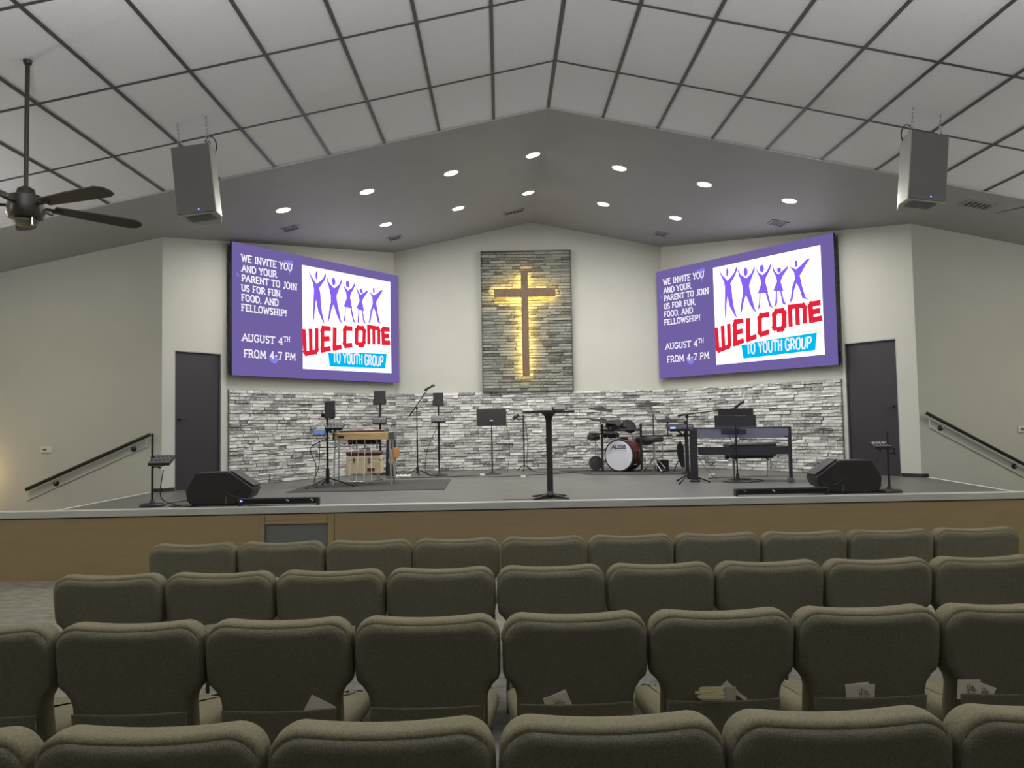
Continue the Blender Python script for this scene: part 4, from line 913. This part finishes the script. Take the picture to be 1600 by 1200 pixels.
pad(1.93, 13.50, 1.575, .14, .35); pad(2.20, 13.50, 1.54, .125, .9, rz=.5); pad(1.90, 13.70, 1.40, .15, .15, .07); pad(2.50, 13.75, 1.31, .17, .1, .11); pad(1.60, 13.75, 1.36, .11, .3, .06)
MB().box(P(2.10, 13.62, 1.33), (.16, .08, .06), rot=(.4, 0, 0)).build('drum_module', M_chrome, t, bevel=.006)
MB().lathe([(.12, 0), (.125, .02), (.12, .04), (.03, .05)], 32, c=P(1.63, 13.75, ZD + .135), M=Matrix.Rotation(1.35, 3, 'X')).build('kick_pad', M_black, t); MB().tube([P(1.63, 13.8, ZD), P(1.64, 13.78, 1.35)], .010, 8).build('pad_post', M_chrome, t)
MB().bb(-.1, .1, -.02, .08, 0, .01).build('kick_pad_foot', M_blackm, t, loc=P(1.63, 13.8, ZD))
for k, (a, b) in enumerate((((1.725, 13.55, 1.45), (2.1, 13.5, 1.33)), ((1.60, 13.7, 1.36), (1.72, 13.52, 1.15)), ((2.2, 13.5, 1.47), (2.36, 13.4, 1.22)), ((1.93, 13.5, 1.47), (1.73, 13.52, 1.25)), ((2.37, 13.38, 1.45), (2.50, 13.7, 1.28)))):
    MB().tube(arc(P(*a), P(*b), .09, 8), .005, 5).build('cable', M_black, t)
t = thing('drum_throne', 'low black drum throne behind the drum rack', 'stool', (2.52, 13.05, ZD)); MB().lathe([(.13, .50), (.16, .52), (.165, .56), (.15, .59), (.02, .595)], 28).build('seat', M_black, t)
MB().tube([(0, 0, .12), (0, 0, .50)], .018, 10).build('post', M_chrome, t); legs(t, .22, .20, 3, .9, .010, M_chrome)
t = thing('hi_hat_pedal', 'black and chrome hi-hat pedal on the drum mat', 'pedal', (2.73, 13.30, ZD)); MB().box((0, 0, .035), (.09, .24, .012), rot=(.2, 0, 0)).build('footboard', M_chrome, t)
MB().bb(-.07, .07, -.13, .13, 0, .012).build('base_plate', M_blackm, t); MB().bb(-.10, .10, .09, .11, .0, .19).build('frame', M_blackm, t) ; MB().tube([(0, .1, .1), (.0, .1, .6)], .009, 8).build('rod', M_chrome, t)
t = thing('bass_guitar', 'dark guitar body upright in a stand beside the keyboard', 'guitar', (2.96, 13.05, ZD))
out = [(-.03, .50), (-.065, .42), (-.06, .30), (-.04, .20), (.0, .09), (.06, .06), (.065, .15), (.055, .28), (.05, .42), (.0, .52)]
MB().prism(out, lambda p, q: (p[0], q, p[1]), -.02, .02).build('body', mat('guitar_black', (.02, .02, .024), .2), t, bevel=.008)
MB().tube([(.06, .10, .01), (-.02, .05, .25), (.02, .02, .08)], .008, 6).build('stand', M_chrome, t); MB().tube([(-.10, .10, .01), (.0, .05, .25)], .008, 6).build('stand_leg', M_blackm, t)
# small keyboard behind the digital piano with blue display
t = thing('synthesizer', 'small black synthesizer with a glowing blue display left of the piano', 'keyboard', (2.80, 12.35, 1.45))
MB().box((.02, 0, .04), (.40, .22, .045), rot=(.35, 0, 0)).build('body', M_black, t, bevel=.004); MB().box((-.13, -.095, .035), (.08, .006, .035), rot=(-.2, 0, 0)).build('display', E_blue, t)
MB().tube([(-.08, 0, .03), (.05, 0, -.08), (.12, 0, .03)], .016, 8).build('support', M_black, t)
for k in range(5): MB().lathe([(.009, 0), (.007, .02)], 8, c=(.02 + k * .035, -.05, .055)).build('knob', M_chrome, t)
t = thing('keyboard_stand', 'black upright post of the keyboard stand behind the piano', 'stand', (2.93, 12.52, ZS)); MB().tube([(0, 0, 0), (0, 0, .86)], .020, 10).build('post', M_blackm, t)
MB().bb(-.15, .12, -.12, .02, .60, .64).build('shelf', M_blackm, t); MB().bb(-.02, .02, -.2, .2, 0, .03).build('foot', M_black, t)

# --- digital piano seen from behind
pa, pb = Vector((2.655, 11.0)), Vector((3.905, 10.62)); t = thing('digital_piano', 'black digital piano on two panel legs, seen from behind', 'piano', ((pa.x + pb.x) / 2, (pa.y + pb.y) / 2, ZS), math.atan2(pb.y - pa.y, pb.x - pa.x)); L = (pb - pa).length
MB().bb(-L / 2 + .01, L / 2 - .02, -.01, .02, .60, .735).build('rear_panel', M_pianolit, t, bevel=.003)
MB().bb(-L / 2, L / 2, -.012, .30, .735, .75).build('top_board', M_pianod, t, bevel=.003)
MB().bb(-L / 2 + .01, L / 2 - .01, .02, .30, .60, .625).build('keybed', M_pianod, t)
kb = MB(); 
for k in range(52): kb.bb(-L / 2 + .05 + k * (L - .1) / 52, -L / 2 + .048 + (k + 1) * (L - .1) / 52, .30, .43, .655, .672)
kb.build('keys', M_keys, t, smooth=0, kind='stuff')
MB().bb(-L / 2, L / 2, .30, .44, .61, .652).build('key_slip', M_pianod, t)
MB().bb(-L / 2 + .08, L / 2 - .02, .03, .05, .372, .482).build('modesty_panel', mat('piano_panel', (.055, .055, .075), .4), t, bevel=.003)
MB().bb(-L / 2 - .03, -L / 2 + .075, -.016, .05, .0, .735).build('leg_panel', M_pianod, t, bevel=.004); MB().bb(-L / 2 - .04, -L / 2 + .09, -.06, .32, .0, .03).build('foot', M_pianod, t, bevel=.006)
MB().bb(L / 2 - .03, L / 2 + .012, -.01, .16, .0, .745).build('leg_panel', M_pianod, t, bevel=.004); MB().bb(L / 2 - .045, L / 2 + .03, -.05, .32, .0, .055).build('foot', M_grey, t, bevel=.006)
MB().bb(-L / 2 + .40, -L / 2 + .73, -.018, -.008, .655, .722).build('connector_plate', mat('plate_dark', (.05, .05, .085), .4), t)
MB().tube([(L / 2 - .08, -.015, .62), (L / 2 - .035, -.03, .61), (L / 2 - .03, -.015, .635)], .008, 6).build('headphone_hook', M_black, t)
for a in (.50, .60, .69): MB().tube(arc((-L / 2 + a, -.02, .67), (-L / 2 + .565, -.10, .52), .03, 6), .005, 5).build('cable', M_black, t)
MB().tube([(-L / 2 + .565, -.10, .52), (-L / 2 + .56, -.08, .25), (-L / 2 + .56, -.10, .02)], .007, 6).build('cable', M_black, t)
t = thing('piano_bench', 'black padded bench with chrome legs behind the piano', 'bench', (3.70, 11.75, ZS))
MB().bb(-.355, .355, -.17, .17, .43, .50).build('cushion', M_black, t, bevel=.02); MB().bb(-.34, .34, -.16, .16, .31, .43).build('seat_box', M_pianod, t, bevel=.006); MB().bb(-.30, .30, -.15, .15, .28, .31).build('lower_frame', M_blackm, t)
MB().bb(-.38, -.33, -.06, -.0, .27, .33).build('height_knob', M_black, t)
for a, b in ((-.27, -.12), (-.22, .12), (.27, -.12), (.30, .12)): MB().tube([(a, b, .29), (a, b, 0)], .014, 10).build('leg', M_chrome, t)
for a in (-1, 1): MB().tube([(a * .25, -.1, .25), (a * .20, 0, .29)], .012, 8).build('brace', M_chrome, t)
boom_stand(2.555, 10.82, 'black boom microphone stand at the left end of the piano', .91, (-.125, 0, .925), (.66, .0, 1.01), (.66, 0, 1.015), (.79, .0, 1.11), 'black microphone on the boom over the piano', r=.28, a0=-.15)
# two black desks over the piano on one stand
t = thing('music_stand', 'black two-tier music stand in front of the piano', 'music stand', (3.205, 10.70, ZS)); 
MB().box((.02, .10, .94), (.49, .008, .14), rot=(-.05, 0, 0)).build('desk', M_pianod, t, bevel=.003); MB().box((0, .07, .835), (.57, .008, .165), rot=(-.10, 0, 0)).build('desk', M_pianod, t, bevel=.003)
MB().box((.07, .055, .905), (.16, .006, .006)).build('highlight_strip', M_chrome, t)
MB().tube([(.0, .06, .78), (.0, .04, .0)], .011, 8).build('pole', M_blackm, t); MB().lathe([(.10, 0), (.10, .012), (.03, .03), (.02, .12)], 24, c=(0, .04, 0)).build('base', M_black, t)

# cables over the stage floor and small floor things
def cable(pts, label, r=.006):
    q = []
    P_ = [Vector((x, y, ZS + r + (z if len(p) > 2 else 0))) for p in pts for x, y, z in [(p[0], p[1], p[2] if len(p) > 2 else 0)]]
    for i in range(len(P_) - 1):
        p0, p1, p2, p3 = P_[max(i - 1, 0)], P_[i], P_[i + 1], P_[min(i + 2, len(P_) - 1)]
        for k in range(6):
            u = k / 6; q.append(.5 * ((2 * p1) + (p2 - p0) * u + (2 * p0 - 5 * p1 + 4 * p2 - p3) * u * u + (3 * p1 - p0 - 3 * p2 + p3) * u ** 3))
    q.append(P_[-1]); tag(MB().tube(q, r, 6).build('cable', M_black), label, 'cable')
cable([(-3.84, 9.02, .40), (-3.86, 9.0, .10), (-3.75, 9.1), (-3.62, 9.0), (-3.70, 8.85), (-3.45, 8.83), (-3.3, 9.3)], 'black cable hanging from the left corner mixer to the floor')
cable([(-3.92, 9.02), (-3.80, 9.6), (-3.62, 9.9), (-3.5, 9.35)], 'black cable looping behind the left floor monitor')
cable([(4.30, 8.97, .42), (4.22, 8.95, .2), (4.08, 8.90), (3.9, 8.82), (3.6, 8.80)], 'grey black cable from the right corner mixer to the floor')
cable([(-2.5, 11.3, .68), (-2.75, 11.4, .55), (-2.72, 11.6, .30), (-2.62, 11.3), (-2.3, 11.9), (-1.9, 12.6)], 'black cable drooping left of the stand with trays')
cable([(-2.6, 11.3, .66), (-2.62, 11.35, .3), (-2.66, 11.2, .05), (-2.5, 11.0), (-2.3, 10.9)], 'second black cable hanging below the left stand trays')
cable([(-1.9, 13.0), (-1.4, 12.9), (-.9, 12.95), (-.3, 12.8), (.3, 12.9), (.55, 13.1), (1.0, 13.3), (1.6, 13.9)], 'long black cable running across the middle of the stage')
cable([(-1.02, 13.3, .92), (-1.22, 13.2, .5), (-1.28, 13.25, .1), (-1.1, 13.2), (-.8, 13.1), (-.2, 13.25)], 'black cable hanging from the mixer right of the boom')
cable([(.42, 14.2, .9), (.47, 14.2, .5), (.45, 14.1, .1), (.6, 13.8), (.9, 13.6), (1.4, 13.8)], 'black cable from the side-on mixer to the drum kit')
cable([(3.05, 10.9), (3.15, 10.7), (3.3, 10.62), (3.42, 10.75), (3.62, 10.9), (3.55, 11.3), (3.2, 11.6), (3.0, 11.5)], 'black cable coiled under the piano')
cable([(2.95, 12.3, .5), (3.02, 11.9, .2), (3.1, 11.4), (3.3, 11.2), (3.5, 11.1)], 'black cable running from the synthesizer under the piano')
cable([(-2.8, 8.74), (-2.6, 8.73), (-2.4, 8.75), (-2.25, 8.72)], 'black cable in front of the left light bar')
for x, y, lb in ((-.33, 13.2, 'white power adapter on the floor at the music stand'), (.33, 12.5, 'white socket box on the floor left of the pulpit table'), (3.22, 12.1, 'white plug on the floor under the piano bench')):
    t = thing('power_adapter', lb, 'plug', (x, y, ZS)); MB().bb(-.04, .04, -.025, .025, 0, .03).build('housing', M_white, t, bevel=.005); MB().bb(.04, .06, -.01, .01, .005, .02).build('prongs', M_chrome, t)

# ================================================================ CHAIRS
def pillow(outl, layers, fn):
    """stack of inset outlines -> rounded slab; layers = [(inset, depth)]"""
    n = len(outl); nr = []
    for i in range(n):
        a = Vector(outl[i - 1]); b = Vector(outl[(i + 1) % n]); d = (b - a).normalized(); nr.append(Vector((d.y, -d.x)))
    return MB().rings([[fn(Vector(p) - nr[i] * ins, dep) for i, p in enumerate(outl)] for ins, dep in layers])
def rarc(cx_, cy_, r, a0, a1, n=6): return [(cx_ + r * math.cos(a0 + (a1 - a0) * i / n), cy_ + r * math.sin(a0 + (a1 - a0) * i / n)) for i in range(n + 1)]
def back_outline(w_, zt, narrow, zn0, zn1, zb, r=.075):
    h = w_ / 2; k = narrow / 2; o = []
    o += [(-k, zb), (k, zb)]
    o += [(k, zn1), (k + (h - k) * .12, zn1 + (zn0 - zn1) * .35), (k + (h - k) * .5, zn1 + (zn0 - zn1) * .72), (h - .006, zn0 - .004), (h, zn0 + .02)]
    o += [(h + .002, (zn0 + zt) / 2)] + rarc(h - r, zt - r, r, 0, PI / 2, 7)
    for x in (.13, .08, .03, -.03, -.08, -.13): o.append((x, zt - .012 * (1 - (x / .19) ** 2) ))
    o += rarc(-h + r, zt - r, r, PI / 2, PI, 7) + [(-h - .002, (zn0 + zt) / 2)]
    o += [(-h, zn0 + .02), (-h + .006, zn0 - .004), (-k - (h - k) * .5, zn1 + (zn0 - zn1) * .72), (-k - (h - k) * .12, zn1 + (zn0 - zn1) * .35), (-k, zn1)]
    return o
RC_ = 0.13
def yb(z): return (0.88 - z) * RC_
def make_chair():
    t = thing('church_chair', 'x', 'chair', (0, 0, 0), 0, 'olive grey upholstered chairs')
    f = lambda p, d: (p[0], d + yb(p[1]), p[1])
    o = back_outline(.540, .887, .44, .655, .575, .40)
    pillow(o, [(.012, .012), (.002, .019), (0, .034), (0, .075), (.004, .098), (.020, .112)], f).build('backrest', M_fabric, t, smooth=60)
    o2 = back_outline(.534, .874, .435, .655, .578, .38, .08)
    pillow(o2, [(.040, -.004), (.032, -.004), (.018, -.0005), (.008, .006), (.003, .013), (.003, .033)], f).build('back_panel', M_fabric2, t, smooth=60)
    pk = [(-.205, .39), (.205, .39), (.213, .535), (0, .528), (-.213, .535)]
    pk = [(-.205, .39), (.205, .39), (.212, .562), (.1, .557), (0, .555), (-.1, .557), (-.212, .562)]
    pillow(pk, [(.010, -.0125), (.006, -.0125), (.001, -.0108), (0, -.0095), (0, -.0078)], f).build('pocket', M_fabric2, t, smooth=60)
    so_ = rarc(.24 - .05, .13 + .02, .03, -PI / 2, 0, 3) + rarc(.26 - .06, .54 - .06, .06, 0, PI / 2, 4) + rarc(-.26 + .06, .54 - .06, .06, PI / 2, PI, 4) + rarc(-.24 + .05, .13 + .02, .03, PI, 3 * PI / 2, 3)
    pillow(so_, [(.03, .385), (.008, .39), (0, .41), (0, .445), (.006, .462), (.03, .475), (.09, .48)], lambda p, d: (p[0], p[1], d - .06 * max(0, p[1] - .42))).build('seat', M_fabric, t, smooth=60)
    for s_ in (-1, 1):
        MB().tube([(s_ * .20, .12, .43), (s_ * .215, .05, .0)], .011, 8).build('leg', M_grey, t)
        MB().tube([(s_ * .22, .46, .38), (s_ * .225, .49, .0)], .011, 8).build('leg', M_grey, t)
        MB().tube([(s_ * .20, .10, .375), (s_ * .22, .48, .375)], .011, 8).build('seat_rail', M_grey, t)
    MB().tube([(-.20, .42, .375), (.20, .42, .375)], .009, 8).build('cross_rail', M_grey, t)
    return t
chair0 = make_chair(); used = False
ORD = ['first', 'second', 'third', 'fourth', 'fifth', 'sixth', 'seventh', 'eighth', 'ninth', 'tenth']
CH = [('nearest row at the bottom', 1.92, -1.124, -1, 4), ('second row from the camera', 2.975, -1.665, -1, 6), ('third row from the camera', 3.98, -1.69, -1, 7), ('row nearest the stage', 5.0, -1.671, -1, 8)]
for rname, y, x0, k0, k1 in CH:
    for k in range(k0, k1 + 1):
        lab = 'olive grey upholstered chair, %s from the left in the %s' % (ORD[k - k0], rname)
        loc = (x0 + .55 * (k + .5), y - .03, -.018 if y == 5.0 else 0); rz = random.uniform(-.003, .003)
        if y == 5.0: loc = (loc[0], loc[1], 0)
        if not used: chair0.location = loc; chair0.rotation_euler = (0, 0, rz); chair0['label'] = lab; used = True
        else: clone(chair0, loc, rz, lab)

# cards and envelopes in the chair-back pockets
def card(x, y, z, w_, h_, rot, label, ink=False, m=None, name='card', fan=0):
    t = thing(name, label, 'paper', (x, y, z)); t.rotation_euler = (.13, 0, 0)
    b = MB().box((0, 0, 0), (w_, .002, h_), rot=(0, rot, 0)); b.build('sheet', m or M_paper, t, smooth=0)
    if ink:
        i = MB(); c, s2 = math.cos(rot), -math.sin(rot); Rr = Matrix.Rotation(rot, 3, 'Y')
        pts = [[(-.1, .25), (.0, -.3), (.02, .3)], [(.08, .2), (.14, -.05), (.2, .2), (.12, .05)], [(.16, -.2), (.24, .1), (.3, -.15)], [(-.05, .0), (.35, -.05)]]
        for ln in pts:
            v = [Rr @ Vector((a * w_ * 1.0, -.0025, b_ * h_)) for a, b_ in ln]; i.tube(v, .0009, 4)
        i.build('handwriting', M_ink, t, smooth=0)
    return t
YP = 2.975 - .03
def yp(z): return YP + yb(z) - .0068
card(-.700, yp(.555), .555, .088, .088, .50, 'white folded paper in the pocket of the third chair, second row', m=M_paper)
card(-.665, yp(.57) + .002, .570, .070, .020, .42, 'thin white slip behind the folded paper, second row', m=M_white)
card(.187, yp(.56), .560, .088, .066, -.26, 'white card with marks in the pocket of the fifth chair, second row', ink=True)
card(.196, yp(.565) + .0015, .566, .080, .066, -.40, 'plain card behind the marked card, fifth chair pocket', m=M_white)
YC = yp(.575)
card(.790, YC, .572, .130, .075, .03, 'wide envelope in the overfull pocket of the sixth chair', m=mat('envelope', (.50, .48, .38), .8))
card(.822, YC + .002, .588, .062, .062, .78, 'square white card standing on its corner behind the envelope', m=M_white)
card(.862, YC + .001, .580, .080, .013, .62, 'narrow white slip poking out right of the envelope')
for k, (dx, dz, w_, r_) in enumerate(((-.012, .026, .105, -.02), (-.022, .016, .118, -.06), (-.016, .004, .112, -.10), (-.014, -.004, .108, .04))):
    card(.775 + dx, YC - .008 - k * .0025, .578 + dz, w_ * .88, .010, r_, ['topmost', 'second', 'third', 'lowest'][k] + ' folded yellowish paper in the bundle before the envelope', m=mat('yellow_paper', (.80, .74, .45), .7), name='folded_paper')
card(1.325, yp(.57), .571, .102, .070, .01, 'white card with handwriting in the pocket of the seventh chair', ink=True)
card(1.312, yp(.575) + .0015, .580, .088, .060, -.10, 'plain card behind the handwritten card, seventh chair', m=M_white)
card(1.730, yp(.575) - .0005, .577, .085, .075, .02, 'left card with handwriting in the pocket of the eighth chair', ink=True)
card(1.783, yp(.57) + .0015, .566, .088, .062, .38, 'right tilted card with handwriting in the eighth chair pocket', ink=True)
Y3 = 3.98 - .03
card(.232, Y3 + yb(.60) - .0068, .595, .090, .10, 0.02, 'white card with dark mark in the pocket of the fifth chair, third row', ink=True, m=M_white)
card(-1.42, Y3 + yb(.60) - .0068, .590, .15, .10, -.14, 'cream paper in a pocket of the third row, peeking up at left', m=M_paper)
card(-.762, Y3 + yb(.59) - .0068, .570, .03, .09, .1, 'small cream paper in the third row, in the gap between two chair backs', m=M_paper)
Y4 = 5.0 - .03
card(-1.424, Y4 + yb(.60) - .0068, .600, .030, .14, .02, 'narrow pale card in the row nearest the stage, in a gap at left', ink=True, m=M_white)
card(1.300, Y4 + yb(.58) - .0068, .575, .016, .08, .02, 'narrow pale card in the row nearest the stage, in a gap right of centre', m=M_white)
